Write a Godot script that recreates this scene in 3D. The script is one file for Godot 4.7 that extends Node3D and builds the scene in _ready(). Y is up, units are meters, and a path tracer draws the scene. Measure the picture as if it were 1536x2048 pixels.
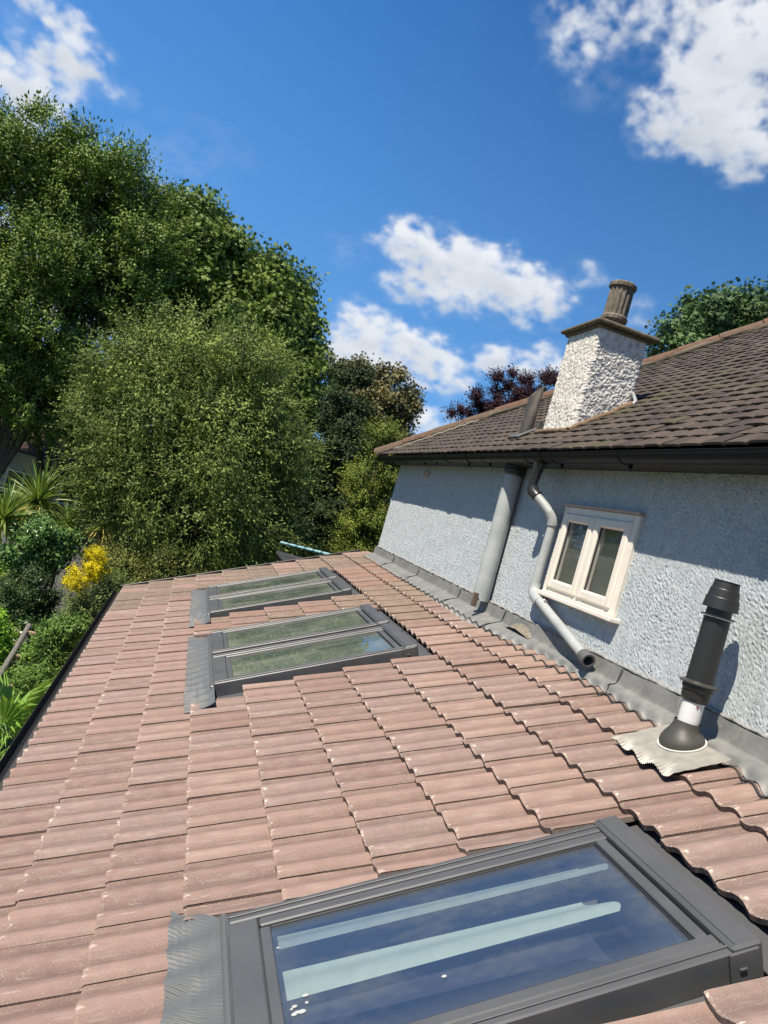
extends Node3D
# A tiled lean-to roof with roof windows under a pebbledashed house wall, gardens and trees behind.

const TH := 0.4032
const X0 := -0.5371
const Y0 := -1.9238
const Z0 := -2.733
const GROUND := -4.6
const TAIL := [0.0174, 0.3508, 0.6757, 0.9726, 1.3154, 1.6638, 2.0047, 2.3455, 2.6882, 3.0239]
const SHIFT := [0.024, 0.002, -0.009, -0.0099, 0.0236, 0.01, 0.0, -0.006, -0.0157, -0.0194]
const LIFT := 0.028

var rng := RandomNumberGenerator.new()
var RX: Transform3D
var used := {}

# ---------------------------------------------------------------- helpers

func lin(r: float, g: float, b: float) -> Color:
	return Color(r, g, b).linear_to_srgb()

func mat(r: float, g: float, b: float, rough := 0.8, metal := 0.0) -> StandardMaterial3D:
	var m := StandardMaterial3D.new()
	m.albedo_color = lin(r, g, b)
	m.roughness = rough
	m.metallic = metal
	return m

func noise(freq: float, sd: int, oct := 4, kind := FastNoiseLite.TYPE_SIMPLEX_SMOOTH) -> FastNoiseLite:
	var n := FastNoiseLite.new()
	n.noise_type = kind
	n.frequency = freq
	n.seed = sd
	n.fractal_type = FastNoiseLite.FRACTAL_FBM
	n.fractal_octaves = oct
	return n

func numbered(s: String) -> String:
	if not used.has(s):
		used[s] = 0
		return s
	used[s] += 1
	return "%s_%03d" % [s, used[s]]

func thing(called: String, label: String, category: String, group := "") -> Node3D:
	var o := Node3D.new()
	o.name = numbered(called)
	add_child(o)
	o.set_meta("label", label)
	o.set_meta("category", category)
	if group != "":
		o.set_meta("group", group)
	return o

func part(called: String, mesh: Mesh, m: Material, parent: Node3D, xf := Transform3D()) -> MeshInstance3D:
	var o := MeshInstance3D.new()
	var key := str(parent.get_instance_id()) + called
	used[key] = used.get(key, -1) + 1
	o.name = called if used[key] == 0 else "%s_%03d" % [called, used[key]]
	o.mesh = mesh
	if m:
		o.material_override = m
	o.transform = xf
	parent.add_child(o, true)
	return o

func node_part(called: String, parent: Node3D, xf := Transform3D()) -> Node3D:
	var o := Node3D.new()
	var key := str(parent.get_instance_id()) + called
	used[key] = used.get(key, -1) + 1
	o.name = called if used[key] == 0 else "%s_%03d" % [called, used[key]]
	o.transform = xf
	parent.add_child(o, true)
	return o

func rebase(root: Node3D, p: Vector3) -> void:      # the parts stay where they are, the origin moves to the base of the thing
	root.position += p
	for c in root.get_children():
		c.position -= p

func structure(called: String, mesh: Mesh, m: Material, label: String, category: String) -> MeshInstance3D:
	var o := part(called, mesh, m, self)
	o.set_meta("kind", "structure")
	o.set_meta("label", label)
	o.set_meta("category", category)
	return o

func begin() -> SurfaceTool:
	var st := SurfaceTool.new()
	st.begin(Mesh.PRIMITIVE_TRIANGLES)
	st.set_smooth_group(-1)
	return st

func done(st: SurfaceTool, smooth_done := false) -> ArrayMesh:
	if not smooth_done:
		st.generate_normals()
	return st.commit()

func tri(st: SurfaceTool, a: Vector3, b: Vector3, c: Vector3) -> void:   # counter-clockwise from outside
	st.add_vertex(a); st.add_vertex(c); st.add_vertex(b)

func quad(st: SurfaceTool, a: Vector3, b: Vector3, c: Vector3, d: Vector3) -> void:
	tri(st, a, b, c); tri(st, a, c, d)

func uvquad(st: SurfaceTool, p: Array, uv: Array) -> void:
	for i in [0, 2, 1, 0, 3, 2]:
		st.set_uv(uv[i]); st.add_vertex(p[i])

func box(st: SurfaceTool, lo: Vector3, hi: Vector3, bv := 0.0, xf := Transform3D()) -> void:
	# a box with chamfered edges
	var c := (lo + hi) / 2.0
	var h := (hi - lo) / 2.0
	var b: float = minf(bv, minf(h.x, minf(h.y, h.z)) * 0.95)
	var P := func(sx: int, sy: int, sz: int, ax: int) -> Vector3:
		var v := Vector3(h.x if ax == 0 else h.x - b, h.y if ax == 1 else h.y - b, h.z if ax == 2 else h.z - b)
		return xf * (c + Vector3(v.x * sx, v.y * sy, v.z * sz))
	for ax in 3:
		for s in [-1, 1]:
			var q := []
			for k in [[-1, -1], [1, -1], [1, 1], [-1, 1]]:
				var e := [0, 0, 0]
				e[ax] = s; e[(ax + 1) % 3] = k[0]; e[(ax + 2) % 3] = k[1]
				q.append(P.call(e[0], e[1], e[2], ax))
			if s > 0: quad(st, q[0], q[1], q[2], q[3])
			else: quad(st, q[3], q[2], q[1], q[0])
	if b <= 0.0:
		return
	for ax in 3:        # edges along ax
		var u := (ax + 1) % 3
		var w := (ax + 2) % 3
		for su in [-1, 1]:
			for sw in [-1, 1]:
				var e1 := [0, 0, 0]
				var e2 := [0, 0, 0]
				e1[ax] = -1; e1[u] = su; e1[w] = sw
				e2[ax] = 1; e2[u] = su; e2[w] = sw
				var a: Vector3 = P.call(e1[0], e1[1], e1[2], u)
				var bb: Vector3 = P.call(e2[0], e2[1], e2[2], u)
				var cc: Vector3 = P.call(e2[0], e2[1], e2[2], w)
				var d: Vector3 = P.call(e1[0], e1[1], e1[2], w)
				if su * sw > 0: quad(st, d, cc, bb, a)
				else: quad(st, a, bb, cc, d)
	for sx in [-1, 1]:
		for sy in [-1, 1]:
			for sz in [-1, 1]:
				var a: Vector3 = P.call(sx, sy, sz, 0)
				var bb: Vector3 = P.call(sx, sy, sz, 1)
				var cc: Vector3 = P.call(sx, sy, sz, 2)
				if sx * sy * sz > 0: tri(st, a, bb, cc)
				else: tri(st, a, cc, bb)

func box_mesh(lo: Vector3, hi: Vector3, bv := 0.004) -> ArrayMesh:
	var st := begin()
	box(st, lo, hi, bv)
	return done(st)

func tube(st: SurfaceTool, pts: Array, radii: Array, sides := 10, cap := true) -> void:
	var n := pts.size()
	var rings := []
	var side := Vector3.ZERO
	for i in n:
		var t: Vector3 = (pts[mini(i + 1, n - 1)] - pts[maxi(i - 1, 0)]).normalized()
		if side == Vector3.ZERO:
			side = t.cross(Vector3.UP if absf(t.y) < 0.9 else Vector3.RIGHT).normalized()
		side = (side - t * side.dot(t)).normalized()
		var up := t.cross(side)
		var ring := []
		for k in sides:
			var a := TAU * k / sides
			ring.append(pts[i] + (side * cos(a) + up * sin(a)) * radii[i])
		rings.append(ring)
	st.set_smooth_group(1)
	for i in n - 1:
		for k in sides:
			var k2 := (k + 1) % sides
			quad(st, rings[i][k], rings[i][k2], rings[i + 1][k2], rings[i + 1][k])
	st.set_smooth_group(-1)
	if cap:
		for k in sides:
			var k2 := (k + 1) % sides
			tri(st, pts[0], rings[0][k2], rings[0][k])
			tri(st, pts[n - 1], rings[n - 1][k], rings[n - 1][k2])

func lathe(st: SurfaceTool, prof: Array, sides: int, xf := Transform3D(), flute := 0.0, flutes := 0) -> void:
	# prof: Vector2(radius, height), from the bottom up
	st.set_smooth_group(-1)
	for i in prof.size() - 1:
		st.set_smooth_group(i + 2)
		for k in sides:
			var a := TAU * k / sides
			var b := TAU * (k + 1) / sides
			var fa := 1.0 + flute * cos(a * flutes)
			var fb := 1.0 + flute * cos(b * flutes)
			var p: Vector2 = prof[i]
			var q: Vector2 = prof[i + 1]
			quad(st, xf * Vector3(cos(a) * p.x * fa, p.y, -sin(a) * p.x * fa), xf * Vector3(cos(b) * p.x * fb, p.y, -sin(b) * p.x * fb),
				xf * Vector3(cos(b) * q.x * fb, q.y, -sin(b) * q.x * fb), xf * Vector3(cos(a) * q.x * fa, q.y, -sin(a) * q.x * fa))
	st.set_smooth_group(-1)

func sheet(nu: int, nv: int, f: Callable, uvf = null) -> ArrayMesh:    # a smooth grid; f(i, j) gives the point, outward side where u x v points
	var st := SurfaceTool.new()
	st.begin(Mesh.PRIMITIVE_TRIANGLES)
	for j in nv + 1:
		for i in nu + 1:
			if uvf != null:
				st.set_uv(uvf.call(i, j))
			st.add_vertex(f.call(i, j))
	for j in nv:
		for i in nu:
			var a := j * (nu + 1) + i
			var b := a + 1
			var c := a + nu + 2
			var d := a + nu + 1
			for k in [a, c, b, a, d, c]:
				st.add_index(k)
	st.generate_normals()
	return st.commit()

func R(u: float, h: float, w: float) -> Vector3:      # a point by its place on the lower roof: up the slope, above it, along the wall
	return RX * Vector3(u, h, -w)

# ---------------------------------------------------------------- textures

func picture(w: int, h: int, f: Callable) -> ImageTexture:
	var im := Image.create(w, h, false, Image.FORMAT_RGB8)
	for y in h:
		for x in w:
			im.set_pixel(x, y, f.call(x, y))
	im.generate_mipmaps()
	return ImageTexture.create_from_image(im)

func noise_tex(freq: float, sd: int, lo: Color, hi: Color, oct := 5, size := 512, kind := FastNoiseLite.TYPE_SIMPLEX_SMOOTH) -> NoiseTexture2D:
	var t := NoiseTexture2D.new()
	t.width = size; t.height = size
	t.seamless = true
	t.noise = noise(freq, sd, oct, kind)
	var g := Gradient.new()
	g.set_color(0, lo); g.set_color(1, hi)
	t.color_ramp = g
	return t

func mottled(m: StandardMaterial3D, lo: Color, hi: Color, freq: float, sd: int, scale: float, size := 512) -> StandardMaterial3D:
	m.albedo_texture = noise_tex(freq, sd, lo, hi, 5, size)
	m.uv1_triplanar = true
	m.uv1_world_triplanar = true
	m.uv1_scale = Vector3.ONE * scale
	return m

func relief(m: StandardMaterial3D, freq: float, sd: int, cm: float, kind := FastNoiseLite.TYPE_SIMPLEX_SMOOTH) -> StandardMaterial3D:
	var t := NoiseTexture2D.new()
	t.width = 512; t.height = 512; t.seamless = true
	t.noise = noise(freq, sd, 4, kind)
	m.heightmap_enabled = true
	m.heightmap_texture = t
	m.heightmap_scale = cm
	return m

func tile_material(sd: int, base: Vector3, chalk: float, grime: float) -> StandardMaterial3D:
	var big := noise(0.012, sd, 3)
	var fine := noise(0.16, sd + 1, 3)
	var streak := noise(0.05, sd + 2, 3)
	var chip := noise(0.09, sd + 3, 2)
	var gr := noise(0.03, sd + 4, 4)
	var grit := noise(0.35, sd + 5, 2)
	var r := RandomNumberGenerator.new()
	r.seed = sd
	var dabs := []
	for q in 5:      # chalky chips on the nose of each roll
		dabs.append(Vector4(r.randf_range(0.0, 10.0), (33.0 if q % 2 == 0 else 161.0) + r.randf_range(-16, 16) + (0.0 if q < 3 else r.randf_range(-50, 50)), r.randf_range(3.0, 9.0) * (1.0 if q < 3 else 0.6), r.randf_range(2.5, 6.0)))
	for q in 2:      # scrapes further up
		dabs.append(Vector4(r.randf_range(30.0, 230.0), r.randf_range(0.0, 256.0), r.randf_range(8.0, 26.0), r.randf_range(1.0, 2.0)))
	var f := func(x: int, y: int) -> Color:
		var v := 1.0 + 0.13 * big.get_noise_2d(x, y * 0.6) + 0.08 * fine.get_noise_2d(x, y)
		v += 0.11 * streak.get_noise_2d(x * 0.10, y * 1.1)
		# corrugation shading painted into the colour: rolls lighter, troughs darker
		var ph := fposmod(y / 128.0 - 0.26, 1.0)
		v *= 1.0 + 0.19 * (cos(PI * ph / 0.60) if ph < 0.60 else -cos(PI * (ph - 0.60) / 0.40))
		var c := base * v
		# pale bloom that runs up the slope
		var s: float = streak.get_noise_2d(x * 0.16 + 400.0, y * 0.8) + 0.12 * fine.get_noise_2d(x * 0.5, y)
		var k := clampf((s - 0.12) * 1.6, 0.0, 1.0) * chalk * 0.42
		c = c.lerp(Vector3(0.34, 0.29, 0.25), k)
		var d := 0.0
		var wob: float = 0.75 * fine.get_noise_2d(x * 1.7, y * 1.7) + 0.5 * chip.get_noise_2d(x, y)
		for e in dabs:
			var q := Vector2((x - e.x) / e.z, (y - e.y) / e.w).length()
			d = maxf(d, clampf((1.0 - q + wob * 0.9) * 3.0, 0.0, 1.0))
		if x < 7: d = maxf(d, clampf((wob - 0.05) * 1.5, 0.0, 0.4))
		c = c.lerp(Vector3(0.50, 0.45, 0.39), d * clampf(chalk * (0.95 if x < 34 else 0.5), 0.0, 0.8))
		c *= 1.0 + 0.16 * grit.get_noise_2d(x, y)
		var lich: float = grit.get_noise_2d(x * 0.45 + 90.0, y * 0.45) + 0.5 * gr.get_noise_2d(x, y)
		c = c.lerp(Vector3(0.25, 0.235, 0.19), clampf((lich - 0.42) * 5.0, 0.0, 0.5))
		var g := clampf((gr.get_noise_2d(x, y) + 0.1) * 2.0, 0.0, 1.0) * grime
		c = c.lerp(Vector3(0.115, 0.09, 0.068), g)
		return lin(clampf(c.x, 0, 1), clampf(c.y, 0, 1), clampf(c.z, 0, 1))
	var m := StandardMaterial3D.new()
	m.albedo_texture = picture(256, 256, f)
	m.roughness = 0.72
	m.metallic_specular = 0.4
	var bump := NoiseTexture2D.new()
	bump.width = 256; bump.height = 256
	bump.noise = noise(0.12, sd + 9, 4)
	m.heightmap_enabled = true
	m.heightmap_texture = bump
	m.heightmap_scale = 0.06
	return m

# ---------------------------------------------------------------- sky

func make_sky() -> Sky:
	var W := 4096
	var H := 2048
	var puffs := [
		[29.1,33.0,4.3,3.6,1.10],[28.4,30.1,4.3,2.2,1.00],[31.8,29.1,2.7,1.8,1.00],[30.0,35.1,3.1,2.5,1.00],[18.9,33.9,3.6,1.8,0.58],[22.5,35.2,4.2,1.4,0.62],[18.4,32.5,2.4,1.3,0.42],[20.5,30.9,2.4,1.2,0.22],[25.4,36.0,3.2,1.3,0.60],
		[11.0,18.7,3.1,1.7,1.00],[14.7,18.6,4.2,1.9,1.05],[19.0,18.4,3.8,1.6,1.00],[13.1,16.3,3.8,1.3,0.85],[21.2,17.5,2.3,1.2,0.80],[23.7,20.1,1.5,0.9,0.45],[17.5,16.5,4.2,1.1,0.70],[6.2,17.3,1.1,1.1,0.30],
		[9.1,12.2,3.0,1.8,1.00],[12.9,12.0,3.6,1.5,1.00],[8.1,9.9,2.2,1.5,1.00],[15.5,11.0,2.3,1.0,0.70],[11.1,10.0,3.4,1.1,0.90],
		[20.7,12.9,2.8,1.2,0.90],[17.8,12.4,1.5,0.9,0.60],[16.5,10.2,1.7,0.9,0.50],[22.7,13.8,1.5,1.1,0.70],
		[15.4,7.4,2.2,1.1,0.80],[13.3,6.5,2.2,1.3,0.80],[16.7,8.2,1.5,0.7,0.50],
		[-15.1,21.9,2.6,1.8,0.85],[-16.6,18.8,2.8,1.8,0.95],[-18.4,19.7,2.0,1.9,0.60],[-17.6,16.2,2.4,1.8,0.80],[-17.1,23.6,2.8,0.8,0.75],[-18.9,21.5,1.4,1.3,0.35],[-7.7,18.3,3.3,2.1,0.20],[-5.2,20.5,3.3,1.4,0.14],[-11.7,21.4,1.8,0.7,0.30],
		[-12.3,13.5,6.4,3.8,0.90],[-14.9,7.9,5.5,4.5,0.90],[-5.9,8.4,5.8,2.9,0.70],[27.5,17.8,1.5,1.1,0.40]]
	# the same kind of fair-weather clouds go on all round
	for k in 46:
		var az := rng.randf_range(48.0, 325.0)
		var el := rng.randf_range(5.0, 46.0)
		for q in 5:
			puffs.append([az + rng.randf_range(-5, 5), el + rng.randf_range(-1.6, 1.6), rng.randf_range(2.4, 5.0), rng.randf_range(1.0, 2.4), rng.randf_range(0.6, 1.05)])
	var n1 := noise(0.20, 5, 4)
	var n2 := noise(0.9, 9, 4)
	var n3 := noise(0.16, 31, 4)
	var shade := func(az: float, el: float, near: Array) -> Color:
		var t := clampf(el / 42.0, 0.0, 1.0)
		var side := 0.5 + 0.5 * sin(deg_to_rad(az - 10.0) * 2.0)
		var c := Vector3(0.175, 0.44, 0.83).lerp(Vector3(0.028, 0.150, 0.47), pow(t, 0.62))
		c *= 0.93 * (1.40 - 0.85 * side * t)
		if el < 6.0:
			c = c.lerp(Vector3(0.50, 0.64, 0.82), (6.0 - maxf(el, 0.0)) / 6.0 * 0.7)
		var wx: float = az + 1.5 * n1.get_noise_2d(az * 1.3, el * 2.2)
		var wy: float = el + 0.9 * n1.get_noise_2d(az * 1.3 + 200.0, el * 2.2)
		var d := 0.0
		var low := 0.0
		var wsum := 0.0001
		for p in near:
			var dx: float = wrapf(wx - p[0], -180.0, 180.0) / p[2]
			var dy: float = (wy - p[1]) / p[3]
			var r := dx * dx + dy * dy
			if r < 1.9:
				var k: float = p[4] * (1.0 - r / 1.9)
				d = maxf(d, k) + 0.25 * minf(d, k)
				low += k * clampf(-dy * 0.6 + 0.35, 0.0, 1.0)
				wsum += k
		if d <= 0.0:
			return Color(c.x, c.y, c.z)
		var f: float = n1.get_noise_2d(az * 2.2, el * 3.4) * 0.90 + n2.get_noise_2d(az * 1.6, el * 2.4) * 0.08
		var dens := d * 1.15 + f * 0.85 * clampf(d * 1.6, 0.0, 1.0) - 0.30
		var a := maxf(smoothstep(-0.10, 0.95, dens), 0.5 * d * clampf(0.45 + f, 0.0, 1.0))
		var lit := 0.97 - 0.34 * (low / wsum) * clampf(dens * 1.3, 0.0, 1.0) + 0.07 * n1.get_noise_2d(az * 1.5 + 70.0, el * 2.6 + 11.0)
		var cloud := Vector3(0.93, 0.955, 1.0) * clampf(lit, 0.5, 1.0)
		cloud = cloud.lerp(Vector3(cloud.x * 0.9, cloud.y * 0.97, cloud.z * 1.04), low / wsum)
		c = c.lerp(cloud, a * 0.97)
		return Color(c.x, c.y, c.z)
	var pick := func(az: float, el: float, span: float) -> Array:
		var near := []
		for p in puffs:
			if absf(wrapf(p[0] - az, -180.0, 180.0)) < p[2] * 1.4 + 2.5 + span and absf(p[1] - el) < p[3] * 1.4 + 1.6 + span:
				near.append(p)
		return near
	# coarse all round
	var cw := 1024
	var ch := 512
	var im := Image.create(cw, ch, false, Image.FORMAT_RGBF)
	im.fill(Color(0.14, 0.15, 0.12))
	for by in 16:
		for bx in 64:
			var x0 := bx * 16
			var y0 := by * 16
			var near: Array = pick.call(wrapf((x0 + 8) / float(cw) * 360.0, -180.0, 180.0), 90.0 - (y0 + 8) / float(ch) * 180.0, 3.0)
			for y in range(y0, y0 + 16):
				for x in range(x0, x0 + 16):
					im.set_pixel(x, y, shade.call(wrapf((x + 0.5) / cw * 360.0, -180.0, 180.0), 90.0 - (y + 0.5) / ch * 180.0, near))
	im.resize(W, H, Image.INTERPOLATE_BILINEAR)
	# fine where clouds need detail
	var xa := int(-28.0 / 360.0 * W) / 16 * 16
	var xb := int(46.0 / 360.0 * W) / 16 * 16
	var ya := int((90.0 - 47.0) / 180.0 * H) / 16 * 16
	var yb := int(90.0 / 180.0 * H) / 16 * 16
	for by in range(ya, yb, 16):
		for bx in range(xa, xb, 16):
			var near: Array = pick.call((bx + 8.0) / W * 360.0, 90.0 - (by + 8.0) / H * 180.0, 0.8)
			if near.is_empty():
				continue
			for y in range(by, by + 16):
				for x in range(bx, bx + 16):
					im.set_pixel((x + W) % W, y, shade.call((x + 0.5) / W * 360.0, 90.0 - (y + 0.5) / H * 180.0, near))
	var pm := PanoramaSkyMaterial.new()
	pm.panorama = ImageTexture.create_from_image(im)
	var sky := Sky.new()
	sky.sky_material = pm
	return sky

# ---------------------------------------------------------------- trees and plants

func leaf(st: SurfaceTool, at: Vector3, dir: Vector3, up: Vector3, length: float, width: float, bend: float) -> void:
	# a pointed leaf folded along its midrib
	var s := dir.cross(up).normalized()
	var n := s.cross(dir).normalized()
	var a := at
	var m := at + dir * length * 0.45 + n * bend * length * 0.3
	var tip := at + dir * length - n * bend * length * 0.5
	var l := m + s * width * 0.5 + n * width * 0.16
	var r := m - s * width * 0.5 + n * width * 0.16
	tri(st, a, m, l); tri(st, a, r, m); tri(st, m, tip, l); tri(st, m, r, tip)

func maple_leaf(st: SurfaceTool, at: Vector3, dir: Vector3, up: Vector3, size: float) -> void:
	var s := dir.cross(up).normalized()
	var n := s.cross(dir).normalized()
	var ring := []
	var lobes := [[-2.5, 0.30], [-1.9, 0.62], [-1.45, 0.38], [-0.85, 0.88], [-0.42, 0.46], [0.0, 1.0], [0.42, 0.46], [0.85, 0.88], [1.45, 0.38], [1.9, 0.62], [2.5, 0.30]]
	for q in lobes:
		ring.append(at + (dir * (cos(q[0]) * q[1] + 0.35) + s * sin(q[0]) * q[1]) * size * 0.62 - n * q[1] * q[1] * size * 0.12)
	for i in ring.size() - 1:
		tri(st, at + dir * size * 0.22, ring[i], ring[i + 1])

func sprig(kind: String, sd: int) -> ArrayMesh:
	var r := RandomNumberGenerator.new()
	r.seed = sd
	var st := begin()
	var specs := {"ash": [9, 0.10, 0.042, 0.34], "maple": [6, 0.15, 0.0, 0.34], "small": [11, 0.062, 0.026, 0.34], "shrub": [12, 0.085, 0.036, 0.24], "needle": [16, 0.07, 0.012, 0.30], "glossy": [8, 0.13, 0.055, 0.22]}
	var q: Array = specs[kind]
	var n: int = q[0]
	var long: float = q[3]
	for i in n:
		var t := (i + 0.6) / n
		var at := Vector3(0, t * long, 0) + Vector3(r.randf_range(-1, 1), 0, r.randf_range(-1, 1)) * 0.02
		var a := i * 2.4 + r.randf_range(-0.4, 0.4)
		var out := Vector3(cos(a), r.randf_range(-0.55, 0.5), sin(a)).normalized()
		if i == n - 1:
			out = Vector3(r.randf_range(-0.3, 0.3), 1, r.randf_range(-0.3, 0.3)).normalized()
		var up := Vector3(r.randf_range(-0.5, 0.5), 1.0, r.randf_range(-0.5, 0.5)).normalized()
		var k := r.randf_range(0.75, 1.2)
		if kind == "maple":
			maple_leaf(st, at + out * 0.07, out, up, q[1] * k)
		else:
			leaf(st, at + out * 0.012, out, up, q[1] * k, q[2] * k, r.randf_range(0.1, 0.7))
	var w := 0.0035
	for k in 3:
		var a := TAU * k / 3
		var b := TAU * (k + 1) / 3
		quad(st, Vector3(cos(a) * w, 0, sin(a) * w), Vector3(cos(a) * w, long * 0.8, sin(a) * w), Vector3(cos(b) * w, long * 0.8, sin(b) * w), Vector3(cos(b) * w, 0, sin(b) * w))
	return done(st)

var sprigs := {}
var leaf_mat := {}

func foliage_material(key: String, shine: float, glow: Vector3) -> StandardMaterial3D:
	if not leaf_mat.has(key):
		var m := StandardMaterial3D.new()
		m.vertex_color_use_as_albedo = true
		m.roughness = shine
		m.metallic_specular = 0.28
		m.cull_mode = BaseMaterial3D.CULL_DISABLED
		m.backlight_enabled = true
		m.backlight = lin(glow.x, glow.y, glow.z)
		leaf_mat[key] = m
	return leaf_mat[key]

func rdir() -> Vector3:
	var z := rng.randf_range(-1, 1)
	var a := rng.randf() * TAU
	var s := sqrt(1.0 - z * z)
	return Vector3(s * cos(a), z, s * sin(a))

func plant(called: String, label: String, category: String, group: String, base: Vector3, blobs: Array, o: Dictionary) -> Node3D:
	# blobs: [x, y, z, half width, half height]; o: kind, n, col (linear), clump, trunk radius, var, droop, shell
	var t := thing(called, label, category, group)
	var kind: String = o.kind
	if not sprigs.has(kind):
		sprigs[kind] = sprig(kind, 77)
	var col: Vector3 = o.col
	var clump: float = o.get("clump", 0.7)
	var droop: float = o.get("droop", 0.0)
	var inner: float = o.get("shell", 0.5)
	var vary: float = o.get("vary", 0.35)
	var centers := []
	var weight := 0.0
	for b in blobs:
		weight += b[3] * b[4]
	for b in blobs:
		var n := maxi(3, int(o.get("clumps", 90) * b[3] * b[4] / weight))
		for i in n:
			var d := rdir()
			var k := lerpf(inner, 1.0, pow(rng.randf(), 0.6))
			var stray: bool = rng.randf() < o.get("stray", 0.12)
			if stray: k *= rng.randf_range(1.08, 1.22)
			centers.append([Vector3(b[0], b[1], b[2]) + Vector3(d.x * b[3], d.y * b[4], d.z * b[3]) * k, Vector3(b[0], b[1], b[2]), (0.5 if stray else rng.randf_range(0.7, 1.25)) * clump * clampf(minf(b[3], b[4]) / 1.0, 0.35, 1.1), rng.randf()])
	var count: int = o.n
	var mm := MultiMesh.new()
	mm.transform_format = MultiMesh.TRANSFORM_3D
	mm.use_colors = true
	mm.mesh = sprigs[kind]
	mm.instance_count = count
	var size: float = o.get("size", 1.0)
	var warm: Vector3 = o.get("warm", Vector3(1.25, 1.05, 0.7))
	for i in count:
		var c: Array = centers[i % centers.size()]
		var d := rdir()
		var p: Vector3 = c[0] + Vector3(d.x, d.y * 0.75, d.z) * c[2] * pow(rng.randf(), 0.45)
		p.y -= droop * rng.randf() * rng.randf() * 0.5
		var out: Vector3 = ((p - c[1]).normalized() * 0.5 + d * 0.6 + Vector3.UP * (0.45 - droop) + rdir() * 0.45).normalized()
		var x := out.cross(rdir()).normalized()
		var bs := Basis(x, out, x.cross(out)) * Basis.from_scale(Vector3.ONE * size * rng.randf_range(0.75, 1.25))
		mm.set_instance_transform(i, Transform3D(bs, p))
		var k: float = 1.0 + vary * (c[3] - 0.5) * 1.4 + vary * rng.randf_range(-0.6, 0.6)
		var cc := col * k
		var y: float = rng.randf() * rng.randf() + 0.35 * (c[3] - 0.3)
		cc = cc.lerp(Vector3(col.x * warm.x, col.y * warm.y, col.z * warm.z) * k, clampf(y, 0, 1))
		mm.set_instance_color(i, Color(cc.x, cc.y, cc.z))
	var glow: Vector3 = o.get("glow", col * 1.3)
	var mi := MultiMeshInstance3D.new()
	mi.name = "foliage"
	mi.multimesh = mm
	mi.material_override = foliage_material(str(o.get("shine", 0.5)) + str(glow), o.get("shine", 0.5), glow)
	mi.set_meta("kind", "stuff")
	t.add_child(mi, true)
	# trunk and limbs
	var tr: float = o.get("trunk", 0.15)
	var bark: StandardMaterial3D = o.get("bark", bark_mat)
	var mid := Vector3.ZERO
	for b in blobs:
		mid += Vector3(b[0], b[1], b[2]) / blobs.size()
	var lean: float = o.get("lean", 0.25)
	var crotch := Vector3(lerpf(base.x, mid.x, lean), lerpf(base.y, mid.y, o.get("fork", 0.45)), lerpf(base.z, mid.z, lean))
	var st := begin()
	tube(st, [base + Vector3(0, -0.1, 0), base.lerp(crotch, 0.12), base.lerp(crotch, 0.55) + rdir() * tr * 0.3, crotch], [tr * 1.5, tr * 1.05, tr * 0.85, tr * 0.75], 9)
	part("trunk", done(st), bark, t)
	st = begin()
	for b in blobs:
		var c := Vector3(b[0], b[1], b[2])
		var m1 := crotch.lerp(c, 0.5) + Vector3(0, 0.12, 0) * crotch.distance_to(c) + rdir() * 0.1
		tube(st, [crotch - Vector3(0, tr * 0.4, 0), crotch.lerp(m1, 0.5), m1, c], [tr * 0.6, tr * 0.48, tr * 0.34, tr * 0.2], 6, false)
		for e in centers:
			if e[1] == c and rng.randf() < o.get("twigs", 0.8):
				var a := m1.lerp(c, rng.randf_range(0.3, 1.0))
				tube(st, [a, a.lerp(e[0], 0.5) + rdir() * 0.08 + Vector3(0, 0.06, 0), e[0], e[0] + (e[0] - a).normalized() * c.distance_to(e[0]) * 0.25], [tr * 0.17, tr * 0.12, tr * 0.07, tr * 0.03], 4, false)
	part("branches", done(st), bark, t)
	rebase(t, base)
	return t

var bark_mat: StandardMaterial3D

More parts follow.
